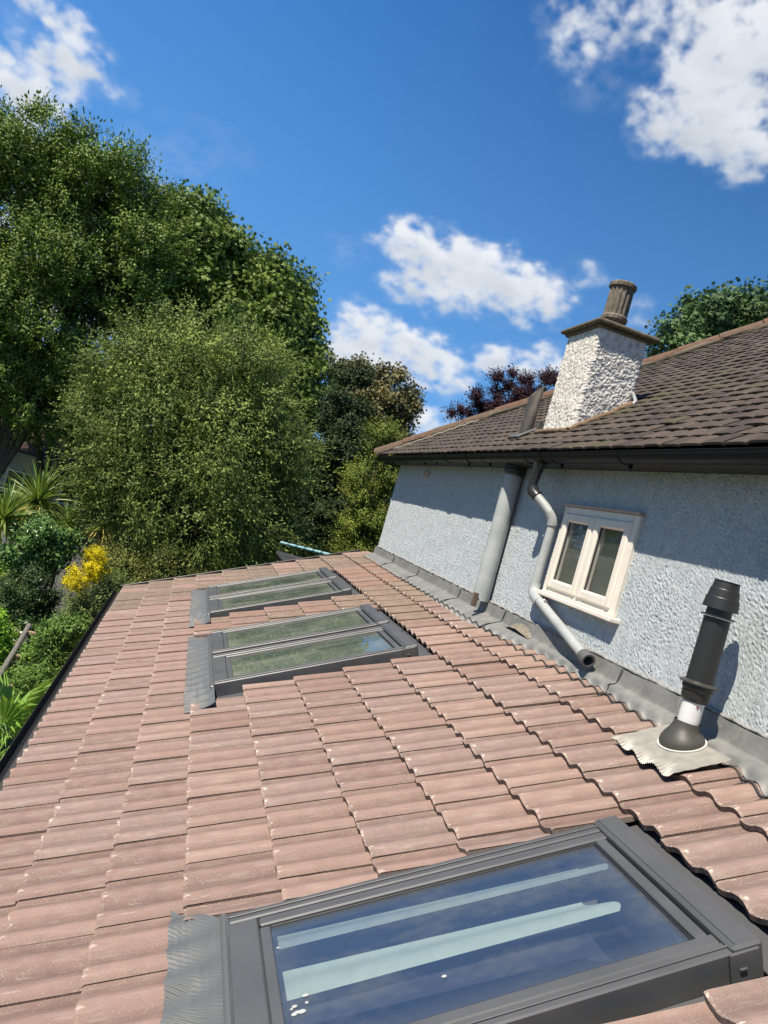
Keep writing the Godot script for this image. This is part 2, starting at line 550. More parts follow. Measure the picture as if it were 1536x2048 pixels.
func spike_plant(called: String, label: String, head: Vector3, base: Vector3, n: int, length: float, col: Vector3, trunk: float, group: String, droop := 0.55) -> void:
	var t := thing(called, label, "palm", group)
	var st := begin()
	tube(st, [base, base.lerp(head, 0.5) + Vector3(0.04, 0, 0.02), head], [trunk * 1.3, trunk, trunk * 0.9], 8)
	part("trunk", done(st), bark_mat, t)
	var shapes := []
	for k in 5:
		var s := begin()
		var bend := lerpf(0.15, 1.0, k / 4.0)
		var seg := 5
		var pts := []
		var p := Vector3.ZERO
		var ang := 0.0
		for i in seg + 1:
			pts.append(p)
			ang = bend * i / float(seg) * 0.9
			p += Vector3(cos(ang), -sin(ang), 0) * length / seg
		for i in seg:
			var w0 := length * 0.055 * (1.0 - pow(absf(i / float(seg) - 0.3) / 0.72, 2.0))
			var w1 := length * 0.055 * maxf(0.02, 1.0 - pow(absf((i + 1) / float(seg) - 0.3) / 0.72, 2.0))
			var f := Vector3(0, 0.3, 0)
			for z in [-1.0, 1.0]:
				quad(s, pts[i], pts[i + 1], pts[i + 1] + Vector3(0, 0.3 * w1, z * w1 * 0.5), pts[i] + Vector3(0, 0.3 * w0, z * w0 * 0.5))
		shapes.append(done(s))
	for i in n:
		var q := (i + 0.5) / n
		var el := lerpf(1.45, -0.75, pow(q, 1.0)) + rng.randf_range(-0.12, 0.12)
		var az := i * 2.39996 + rng.randf_range(-0.2, 0.2)
		var k := rng.randf_range(0.75, 1.3)
		var m: Material = palm_mats[0] if q < 0.45 else (palm_mats[1] if q < 0.8 or droop < 0.5 else palm_mats[2])
		var b := Basis(Vector3.UP, az) * Basis(Vector3.BACK, el) * Basis(Vector3.RIGHT, rng.randf_range(-0.5, 0.5))
		part("leaf", shapes[clampi(int(q * 3.2 + rng.randf() * 1.6), 0, 4)], m, t, Transform3D(b * Basis.from_scale(Vector3.ONE * k), head + b * Vector3(trunk * 0.4, 0, 0)))
	rebase(t, base)

var palm_mats := []

func fan_palm(head: Vector3, base: Vector3) -> void:
	var t := thing("fan_palm", "bright green fan palm with split leaves just below the black gutter", "palm")
	var st := begin()
	tube(st, [base, head], [0.11, 0.09], 8)
	part("trunk", done(st), bark_mat, t)
	var s := begin()
	var n := 26
	for i in n:
		var a := lerpf(-1.9, 1.9, i / float(n - 1))
		var d := Vector3(cos(a), 0.10 * cos(a * 2.0), sin(a))
		var l := 0.58 * (1.0 - 0.12 * absf(a)) * (0.94 + 0.12 * fmod(i * 0.37, 1.0))
		var side := Vector3(-sin(a), 0, cos(a))
		var a0 := d * 0.05
		var a1 := d * l * 0.62
		var tip := d * l + Vector3(0, -0.13 * l - 0.05 * fmod(i * 0.61, 1.0), 0)
		for z in [-1.0, 1.0]:
			var e: Vector3 = a1 + side * z * 0.026 + Vector3(0, 0.02, 0)
			tri(s, a0, a1, e)
			tri(s, a1, tip, e)
	var fan := done(s)
	st = begin()
	tube(st, [Vector3(-0.5, -0.05, 0), Vector3(-0.2, 0.03, 0), Vector3(0.05, 0, 0)], [0.014, 0.010, 0.007], 5)
	var stalk := done(st)
	for i in 15:
		var q := (i + 0.5) / 15.0
		var az := i * 2.39996
		var el := lerpf(1.25, -0.35, q)
		var b := Basis(Vector3.UP, az) * Basis(Vector3.BACK, el) * Basis(Vector3.RIGHT, rng.randf_range(-0.4, 0.4))
		var xf := Transform3D(b * Basis.from_scale(Vector3.ONE * rng.randf_range(0.75, 1.0)), head + b * Vector3(0.42, 0.03, 0))
		var f := part("frond", fan, palm_mats[3], t, xf)
		part("stalk", stalk, palm_mats[3], f)
	rebase(t, base)

# ---------------------------------------------------------------- the scene

func _ready() -> void:
	rng.seed = 20240611
	RX = Transform3D(Basis(Vector3(cos(TH), sin(TH), 0), Vector3(-sin(TH), cos(TH), 0), Vector3(0, 0, 1)), Vector3(X0, Y0, Z0))
	var cam := Camera3D.new()
	cam.name = "camera"
	cam.fov = 67.31
	cam.near = 0.05
	cam.far = 900.0
	cam.basis = Basis(Vector3.UP, -0.2429) * Basis(Vector3.RIGHT, -0.0009) * Basis(Vector3.BACK, 0.2749)
	add_child(cam)
	cam.current = true
	var env := Environment.new()
	env.background_mode = Environment.BG_SKY
	env.sky = make_sky()
	env.tonemap_mode = Environment.TONE_MAPPER_LINEAR
	env.tonemap_exposure = 1.7
	env.background_energy_multiplier = 0.58
	env.sdfgi_enabled = true
	env.ssao_enabled = true
	env.ssil_enabled = true
	var we := WorldEnvironment.new()
	we.name = "world_environment"
	we.environment = env
	add_child(we)
	var sun := DirectionalLight3D.new()
	sun.name = "sun"
	sun.light_energy = 1.6
	sun.light_color = Color(1.0, 0.955, 0.88)
	sun.light_angular_distance = 0.53
	sun.shadow_enabled = true
	sun.basis = Basis.looking_at(Vector3(1.0, -1.85, -0.55), Vector3.UP)
	add_child(sun)

	bark_mat = mottled(mat(1, 1, 1, 0.95), lin(0.035, 0.028, 0.02), lin(0.13, 0.105, 0.08), 0.02, 3, 2.0, 256)
	palm_mats = [mat(0.10, 0.17, 0.035, 0.5), mat(0.15, 0.20, 0.04, 0.55), mat(0.36, 0.29, 0.06, 0.7), mat(0.13, 0.24, 0.035, 0.45)]
	for m in palm_mats:
		m.cull_mode = BaseMaterial3D.CULL_DISABLED
		m.backlight_enabled = true
		m.backlight = lin(0.12, 0.17, 0.02)
	ground()
	house()
	lower_building()
	flue()
	neighbours()
	garden()
	trees()

func ground() -> void:
	var g := noise(0.05, 4, 4)
	var f := func(i: int, j: int) -> Vector3:
		var x := -150.0 + 300.0 * i / 60.0
		var z := 40.0 - 290.0 * j / 60.0
		return Vector3(x, GROUND + (0.15 * g.get_noise_2d(x, z) if absf(x) > 14 or z < -14 else 0.0), z)
	var m := mottled(mat(1, 1, 1, 0.95), lin(0.030, 0.050, 0.014), lin(0.085, 0.115, 0.035), 0.01, 12, 0.35)
	structure("ground", sheet(60, 60, f), m, "rough green lawn and garden ground below the roofs", "ground")

# ---------------------------------------------------------------- the pebbledashed house

const XW := 2.59
const ZFAR := -10.25
const PITCH := 0.75

func house() -> void:
	var t := thing("house", "pale blue pebbledashed house with dark tiled hipped roof and white chimney", "house")
	# render, as real relief
	var cell := noise(0.075, 17, 1, FastNoiseLite.TYPE_CELLULAR)
	cell.cellular_return_type = FastNoiseLite.RETURN_DISTANCE
	var soft := noise(0.012, 18, 3)
	var fine := noise(0.09, 19, 2)
	var win := Rect2(-5.10, -0.235, 0.955, 0.625)      # z, y, depth along z, height
	var wall_m := StandardMaterial3D.new()
	var n1 := noise(0.02, 41, 4)
	var n2 := noise(0.11, 42, 3)
	var wf := func(x: int, y: int) -> Color:
		var v := 1.0 + 0.16 * n1.get_noise_2d(x, y) + 0.10 * n2.get_noise_2d(x * 0.6, y * 0.05)
		var c := Vector3(0.372, 0.416, 0.444) * v
		var s := clampf((n2.get_noise_2d(x * 1.5, y * 1.5) - 0.24) * 7.0, 0.0, 1.0)
		c = c.lerp(Vector3(0.12, 0.135, 0.15), s * 0.7)
		var q := clampf((n1.get_noise_2d(x + 900, y) - 0.25) * 3.0, 0.0, 1.0)
		c = c.lerp(Vector3(0.42, 0.45, 0.50), q * 0.6)
		return lin(c.x, c.y, c.z)
	wall_m.albedo_texture = picture(512, 512, wf)
	wall_m.uv1_triplanar = true
	wall_m.uv1_world_triplanar = true
	wall_m.uv1_scale = Vector3.ONE * 0.9
	wall_m.roughness = 0.9
	var step := 0.0066
	var nz := int((ZFAR - -2.0) / -step)
	var ny := int(1.42 / step)
	var st := SurfaceTool.new()
	st.begin(Mesh.PRIMITIVE_TRIANGLES)
	var depth := PackedFloat32Array()
	var y_low := -0.66
	for j in ny + 1:
		for i in nz + 1:
			var z := -2.0 - (2.0 + ZFAR) / -nz * i * -1.0
			z = lerpf(-2.0, ZFAR, i / float(nz))
			var y := y_low + j * step
			var k: float = cell.get_noise_2d(z * 1000.0, y * 1000.0)      # -1 in the middle of a pebble
			var h := smoothstep(0.42, 0.80, -k)
			var keep: float = 0.8 * soft.get_noise_2d(z * 3300.0, y * 3300.0) + 0.7 * soft.get_noise_2d(z * 200.0, y * 200.0)
			h *= clampf(0.36 + keep * 1.5, 0.02, 1.15)
			var pit := clampf((fine.get_noise_2d(z * 900.0 + 99, y * 900.0) - 0.32) * 4.0, 0.0, 1.0)
			var wave := 0.006 * soft.get_noise_2d(z * 120.0, y * 120.0)
			if i == nz or j == 0: h = 0.0
			st.add_vertex(Vector3(XW - h * 0.0062 + pit * 0.006 - wave * 0.5, y, z))
	for j in ny:
		for i in nz:
			var z := lerpf(-2.0, ZFAR, (i + 0.5) / nz)
			var y := y_low + (j + 0.5) * step
			if z > win.position.x and z < win.position.x + win.size.x and y > win.position.y and y < win.position.y + win.size.y:
				continue
			var a := j * (nz + 1) + i
			for k in [a, a + nz + 2, a + 1, a, a + nz + 1, a + nz + 2]:
				st.add_index(k)
	st.generate_normals()
	part("wall", st.commit(), wall_m, t)
	# the rest of the walls: closed, with thickness
	var plain := StandardMaterial3D.new()
	plain.albedo_color = lin(0.38, 0.42, 0.44)
	plain.roughness = 0.9
	relief(plain, 0.2, 51, 0.5)
	plain.uv1_triplanar = true
	plain.uv1_world_triplanar = true
	st = begin()
	box(st, Vector3(XW - 0.005, GROUND - 0.2, ZFAR + 0.002), Vector3(XW + 0.25, y_low, 4.0))
	box(st, Vector3(XW - 0.005, y_low + 0.001, -1.999), Vector3(XW + 0.25, 0.76, 4.0))
	# behind the relief, round the window
	box(st, Vector3(XW + 0.02, y_low + 0.001, ZFAR + 0.004), Vector3(XW + 0.25, 0.76, -5.12))
	box(st, Vector3(XW + 0.02, y_low + 0.001, -4.13), Vector3(XW + 0.25, 0.76, -2.0))
	box(st, Vector3(XW + 0.02, y_low + 0.001, -5.119), Vector3(XW + 0.25, -0.25, -4.131))
	box(st, Vector3(XW + 0.02, 0.40, -5.119), Vector3(XW + 0.25, 0.76, -4.131))
	box(st, Vector3(XW + 0.001, GROUND - 0.2, ZFAR), Vector3(12.0, 0.76, ZFAR + 0.25))
	box(st, Vector3(XW + 0.26, GROUND - 0.2, 3.75), Vector3(12.0, 0.76, 4.0))
	box(st, Vector3(11.75, GROUND - 0.2, ZFAR + 0.26), Vector3(12.0, 0.76, 3.74))
	part("wall", done(st), plain, t)
	# soffit and dark fascia
	var dark := mat(0.02, 0.021, 0.023, 0.6)
	part("fascia", box_mesh(Vector3(2.425, 0.672, ZFAR - 0.20), Vector3(2.45, 0.745, 4.2)), dark, t)
	part("soffit", box_mesh(Vector3(2.451, 0.674, ZFAR - 0.19), Vector3(XW + 0.1, 0.69, 4.19)), dark, t)
	house_roof(t)
	house_gutter(t)
	house_window(t, win)
	house_pipes(t)
	chimney(t)
	# air brick under the soffit
	var ab := part("air_brick", box_mesh(Vector3(XW - 0.018, 0.525, -9.0), Vector3(XW + 0.01, 0.60, -8.78)), mat(0.34, 0.27, 0.22, 0.9), t)
	ab.set_meta("label", "small terracotta air brick high under the gutter")
	rebase(t, Vector3(7.3, GROUND, -3.1))

func roof_at(x: float, z: float, h := 0.0) -> Vector3:
	var s := sqrt(1.0 + PITCH * PITCH)
	return Vector3(x - h * PITCH / s, 0.74 + (x - 2.32) * PITCH + h / s, z)

func house_roof(t: Node3D) -> void:
	var felt := mat(0.03, 0.026, 0.024, 0.95)
	var a := Vector3(2.36, 0.70, -10.50)
	var b := Vector3(2.36, 0.70, 4.25)
	var c := Vector3(12.24, 0.70, 4.25)
	var d := Vector3(12.24, 0.70, -10.50)
	var r1 := Vector3(7.3, 4.405, -5.56)
	var r2 := Vector3(7.3, 4.405, -0.69)
	var st := begin()
	for v in [0.0, -0.04]:
		var o := Vector3(0, v, 0)
		quad(st, a + o, b + o, r2 + o, r1 + o)
		quad(st, c + o, d + o, r1 + o, r2 + o)
		tri(st, d + o, a + o, r1 + o)
		tri(st, b + o, c + o, r2 + o)
	var ends := [a, b, c, d, a]
	for i in 4:
		var o := Vector3(0, -0.04, 0)
		quad(st, ends[i] + o, ends[i + 1] + o, ends[i + 1], ends[i])
	var roof := part("roof", done(st), felt, t)
	# cambered plain tiles
	var mats := []
	for k in 6:
		var g: float = [0.042, 0.052, 0.036, 0.047, 0.058, 0.031][k]
		var m := mat(1, 1, 1, 0.85)
		mottled(m, lin(g * 0.74, g * 0.53, g * 0.40), lin(g * 1.66, g * 1.25, g * 0.93), 0.02, 100 + k, 4.0, 256)
		mats.append(m)
	var mossy := mottled(mat(1, 1, 1, 0.95), lin(0.035, 0.032, 0.016), lin(0.075, 0.066, 0.034), 0.03, 121, 4.0, 256)
	var bare := mat(0.16, 0.075, 0.05, 0.9)
	var shapes := []
	for k in 4:
		shapes.append(plain_tile(k))
	var s := sqrt(1.0 + PITCH * PITCH)
	var along := Vector3(1, PITCH, 0) / s
	var nrm := Vector3(-PITCH, 1, 0) / s
	var gauge := 0.132
	var singles := []
	var many := []
	for row in 46:
		var u := row * gauge - 0.02
		var x := 2.32 + u / s
		for k in 62:
			var z := -0.9 - (k + (0.5 if row % 2 == 1 else 0.0)) * 0.17
			var zl := -10.50 + (x - 2.32) + 0.09          # where the hip cuts this row
			if z - 0.085 < zl - 0.06:
				continue
			if x > 2.64 and x < 3.05 and z < -5.60 and z > -6.08:
				continue
			var p := Vector3(2.32, 0.74, z) + along * u + nrm * (0.026 + rng.randf_range(-0.002, 0.004))
			var bs := Basis(along, nrm, along.cross(nrm)) * Basis(Vector3.BACK, -0.095 + rng.randf_range(-0.012, 0.012)) * Basis(Vector3.RIGHT, rng.randf_range(-0.012, 0.012)) * Basis(Vector3.UP, rng.randf_range(-0.01, 0.01))
			var m: Material = mats[rng.randi() % 6]
			if rng.randf() < 0.02 or (p.distance_to(Vector3(3.2, 1.4, -5.3)) < 0.45 and rng.randf() < 0.5): m = mossy
			if row == 0 and k in [8, 9, 10]: m = bare if k == 9 else mossy
			# size in the photograph, at least roughly: near ones first
			singles.append([p.length() + (100.0 if z > -2.6 else 0.0), Transform3D(bs, p), rng.randi() % 4, m])
	singles.sort_custom(func(q, r): return q[0] < r[0])
	many = singles.slice(292)
	singles = singles.slice(0, 292)
	for q in singles:
		part("tile", shapes[q[2]], q[3], roof, q[1])
	var mm := MultiMesh.new()
	mm.transform_format = MultiMesh.TRANSFORM_3D
	mm.use_colors = true
	mm.mesh = shapes[0]
	mm.instance_count = many.size()
	for i in many.size():
		mm.set_instance_transform(i, many[i][1])
		var g := rng.randf_range(0.030, 0.056)
		var cc := Vector3(g * 1.19, g * 0.89, g * 0.66)
		if many[i][3] == mossy: cc = Vector3(0.05, 0.046, 0.025)
		mm.set_instance_color(i, Color(cc.x, cc.y, cc.z))
	var mi := MultiMeshInstance3D.new()
	mi.name = "tiles_beyond"
	mi.multimesh = mm
	var vm := StandardMaterial3D.new()
	vm.vertex_color_use_as_albedo = true
	vm.roughness = 0.85
	mi.material_override = vm
	mi.set_meta("kind", "stuff")
	roof.add_child(mi, true)
	# half-round hip tiles, bedded in mortar
	var hip_m := mottled(mat(1, 1, 1, 0.92), lin(0.065, 0.036, 0.024), lin(0.17, 0.10, 0.065), 0.02, 131, 3.0, 256)
	var hip_m2 := mottled(mat(1, 1, 1, 0.92), lin(0.07, 0.046, 0.031), lin(0.15, 0.10, 0.068), 0.02, 133, 3.0, 256)
	var dir := Vector3(1, PITCH, 1).normalized()
	var p0 := Vector3(2.30, 0.755, -10.52)
	var across := dir.cross(Vector3.UP).normalized()
	var up := across.cross(dir).normalized()
	for k in 17:
		var l := 0.446
		var hs := begin()
		var r0 := 0.125
		for q in 10:
			var a0 := PI * q / 10.0
			var a1 := PI * (q + 1) / 10.0
			hs.set_smooth_group(1)
			for rr in [r0, r0 - 0.018]:
				var e: float = 1.0 if rr == r0 else -1.0
				var v0 := Vector3(cos(a0) * rr, sin(a0) * rr * 0.78, 0)
				var v1 := Vector3(cos(a1) * rr, sin(a1) * rr * 0.78, 0)
				var w0 := v0 + Vector3(0, 0.010, l)
				var w1 := v1 + Vector3(0, 0.010, l)
				if e > 0: quad(hs, v0, v1, w1, w0)
				else: quad(hs, w0, w1, v1, v0)
			hs.set_smooth_group(-1)
			for zz in [0.0, l]:
				var o := Vector3(0, 0.010 if zz > 0 else 0.0, zz)
				quad(hs, o + Vector3(cos(a0) * r0, sin(a0) * r0 * 0.78, 0), o + Vector3(cos(a1) * r0, sin(a1) * r0 * 0.78, 0), o + Vector3(cos(a1) * (r0 - 0.018), sin(a1) * (r0 - 0.018) * 0.78, 0), o + Vector3(cos(a0) * (r0 - 0.018), sin(a0) * (r0 - 0.018) * 0.78, 0))
		var bs := Basis(across, up, -dir * -1.0)
		bs = Basis(across, up, across.cross(up))
		var at := p0 + dir * (k * 0.455) + up * (-0.005 + rng.randf_range(-0.003, 0.006)) - up * 0.02
		if bs.z.dot(dir) < 0:
			at += dir * l
		part("hip_tile", done(hs), hip_m if rng.randf() < 0.6 else hip_m2, roof, Transform3D(bs, at))
	var ms := begin()
	var mp := []
	var mr := []
	for k in 40:
		mp.append(p0 + dir * (7.7 * k / 39.0) + Vector3(-0.04, 0.0, 0.09) + rdir() * 0.012 - up * 0.01)
		mr.append(0.032 + 0.01 * rng.randf())
	tube(ms, mp, mr, 6)
	part("mortar_bed", done(ms), mottled(mat(1, 1, 1, 0.95), lin(0.06, 0.05, 0.035), lin(0.18, 0.155, 0.12), 0.04, 137, 4.0, 256), roof)

func plain_tile(k: int) -> ArrayMesh:
	var r := RandomNumberGenerator.new()
	r.seed = 900 + k
	var n := 6
	var w := 0.166
	var l := 0.225
	var th := 0.013
	var cam := 0.0062 + r.randf_range(-0.002, 0.002)
	var st := begin()
	var pt := func(i: int, x: float, low: bool) -> Vector3:
		var s := i / float(n) * 2.0 - 1.0
		var droop := 0.004 if x < 0.01 else 0.0
		return Vector3(x + (0.004 * s * s if x < 0.01 else 0.0), cam * (1.0 - s * s * s * s) - droop - (th if low else 0.0), -s * w * 0.5)
	st.set_smooth_group(1)
	for i in n:
		quad(st, pt.call(i, 0.0, false), pt.call(i, 0.03, false), pt.call(i + 1, 0.03, false), pt.call(i + 1, 0.0, false))
		quad(st, pt.call(i, 0.03, false), pt.call(i, l, false), pt.call(i + 1, l, false), pt.call(i + 1, 0.03, false))
	# (order gives an upward face)
	st.set_smooth_group(-1)
	for i in n:
		quad(st, pt.call(i + 1, 0.0, false), pt.call(i + 1, 0.0, true), pt.call(i, 0.0, true), pt.call(i, 0.0, false))
		quad(st, pt.call(i + 1, 0.0, true), pt.call(i + 1, l, true), pt.call(i, l, true), pt.call(i, 0.0, true))
	quad(st, pt.call(0, 0.0, true), pt.call(0, l, true), pt.call(0, l, false), pt.call(0, 0.0, false))
	quad(st, pt.call(n, 0.0, false), pt.call(n, l, false), pt.call(n, l, true), pt.call(n, 0.0, true))
	return done(st)

func half_round(st: SurfaceTool, z0: float, z1: float, cx: float, cy: float, r: float, th: float) -> void:
	for k in 12:
		var a := PI + PI * k / 12.0
		var b := PI + PI * (k + 1) / 12.0
		st.set_smooth_group(1)
		for q in [r, r - th]:
			var p := Vector3(cx + cos(a) * q, cy + sin(a) * q, z0)
			var p2 := Vector3(cx + cos(b) * q, cy + sin(b) * q, z0)
			var o := Vector3(0, 0, z1 - z0)
			if q == r: quad(st, p + o, p, p2, p2 + o)
			else: quad(st, p, p + o, p2 + o, p2)
		st.set_smooth_group(-1)
		for zz in [z0, z1]:
			quad(st, Vector3(cx + cos(a) * r, cy + sin(a) * r, zz), Vector3(cx + cos(b) * r, cy + sin(b) * r, zz), Vector3(cx + cos(b) * (r - th), cy + sin(b) * (r - th), zz), Vector3(cx + cos(a) * (r - th), cy + sin(a) * (r - th), zz))
	for s in [-1.0, 1.0]:       # rolled lip
		tube(st, [Vector3(cx + s * r, cy, z0), Vector3(cx + s * r, cy, z1)], [th * 0.9, th * 0.9], 6)

func house_gutter(t: Node3D) -> void:
	var black := mat(0.010, 0.011, 0.0125, 0.36)
	black.metallic_specular = 0.22
	var st := begin()
	half_round(st, -10.55, 4.2, 2.363, 0.722, 0.062, 0.004)
	for k in 10:      # stop end
		var a := PI + PI * k / 10.0
		var b := PI + PI * (k + 1) / 10.0
		tri(st, Vector3(2.363, 0.722, -10.552), Vector3(2.363 + cos(a) * 0.062, 0.722 + sin(a) * 0.062, -10.552), Vector3(2.363 + cos(b) * 0.062, 0.722 + sin(b) * 0.062, -10.552))
	var g := part("gutter", done(st), black, t)
	for z in [-10.0, -9.35, -8.5, -8.05, -7.0, -6.45, -5.5, -5.33, -5.05, -4.15, -2.9, -1.9]:
		var s := begin()
		half_round(s, z - 0.016, z + 0.016, 2.363, 0.722, 0.066, 0.0035)
		box(s, Vector3(2.41, 0.64, z - 0.014), Vector3(2.424, 0.70, z + 0.014), 0.002)
		part("bracket", done(s), black, g)
	for z in [-7.55, -6.9, -5.27]:
		var s := begin()
		half_round(s, z - 0.065, z + 0.065, 2.363, 0.722, 0.069, 0.004)
		part("union", done(s), black, g)
	# gutter round the far hip end
	st = begin()
	var xf := Transform3D(Basis(Vector3.UP, PI / 2), Vector3.ZERO)
	tube(st, [Vector3(2.42, 0.70, -10.56), Vector3(12.2, 0.70, -10.56)], [0.05, 0.05], 8)
	part("gutter", done(st), black, t)

func house_window(t: Node3D, win: Rect2) -> void:
	var white := mottled(mat(1, 1, 1, 0.45), lin(0.60, 0.565, 0.51), lin(0.68, 0.645, 0.59), 0.01, 61, 1.5, 256)
	var head_m := mat(0.36, 0.29, 0.26, 0.7)
	var w := node_part("window", t)
	var z0 := win.position.x
	var z1 := z0 + win.size.x
	var y0 := win.position.y
	var y1 := y0 + win.size.y
	var xo := 2.562
	var st := begin()
	var f := 0.052
	box(st, Vector3(xo, y0 - 0.005, z0 - 0.01), Vector3(2.66, y1 + 0.005, z0 + f), 0.004)
	box(st, Vector3(xo, y0 - 0.005, z1 - f), Vector3(2.66, y1 + 0.005, z1 + 0.01), 0.004)
	box(st, Vector3(xo + 0.001, y1 - f, z0 + f), Vector3(2.66, y1 + 0.005, z1 - f), 0.004)
	box(st, Vector3(xo + 0.001, y0 - 0.005, z0 + f), Vector3(2.66, y0 + f * 0.8, z1 - f), 0.004)
	part("frame", done(st), white, w)
	part("drip_head", box_mesh(Vector3(2.545, y1 + 0.006, z0 - 0.02), Vector3(2.60, y1 + 0.024, z1 + 0.02), 0.003), head_m, w)
	var zm := (z0 + z1) / 2.0
	var glass := StandardMaterial3D.new()
	glass.transparency = BaseMaterial3D.TRANSPARENCY_ALPHA
	glass.albedo_color = Color(0.55, 0.6, 0.58, 0.06)
	glass.roughness = 0.03
	var seal := mat(0.03, 0.03, 0.03, 0.6)
	for k in 2:
		var a := (z0 + 0.040) if k == 0 else zm + 0.006
		var b := (zm - 0.006) if k == 0 else z1 - 0.040
		var ya := y0 + 0.030
		var yb := y1 - 0.040
		var c := 0.066
		var xs := 2.545
		st = begin()
		box(st, Vector3(xs, ya, a), Vector3(2.61, yb, a + c), 0.012)
		box(st, Vector3(xs, ya, b - c), Vector3(2.61, yb, b), 0.012)
		box(st, Vector3(xs + 0.0015, ya + 0.001, a + c - 0.008), Vector3(2.61, ya + c, b - c + 0.008), 0.012)
		box(st, Vector3(xs + 0.0015, yb - c, a + c - 0.008), Vector3(2.61, yb - 0.001, b - c + 0.008), 0.012)
		var cs := part("casement", done(st), white, w)
		part("pane", box_mesh(Vector3(2.578, ya + c - 0.006, a + c - 0.006), Vector3(2.584, yb - c + 0.006, b - c + 0.006), 0.0), glass, w)
		for e in [[a + c - 0.004, a + c + 0.004], [b - c - 0.004, b - c + 0.004]]:
			part("gasket", box_mesh(Vector3(2.565, ya + c, e[0]), Vector3(2.577, yb - c, e[1]), 0.0), seal, w)
	# a drawn blind of grey cloth behind the glass
	var blind := mottled(mat(1, 1, 1, 0.95), lin(0.045, 0.052, 0.044), lin(0.075, 0.08, 0.068), 0.006, 66, 1.5, 256)
	part("blind", box_mesh(Vector3(2.625, y0 + 0.02, z0 + 0.01), Vector3(2.632, y1 - 0.02, z1 - 0.01), 0.0), blind, w)
	st = begin()
	box(st, Vector3(2.515, y0 - 0.036, z0 - 0.055), Vector3(2.60, y0 - 0.006, z1 + 0.065), 0.006)
	part("sill", done(st), white, w)
	# room behind
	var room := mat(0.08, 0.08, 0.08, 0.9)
	part("room_wall", box_mesh(Vector3(2.86, -0.7, -5.6), Vector3(2.9, 0.7, -3.7), 0.0), room, w)

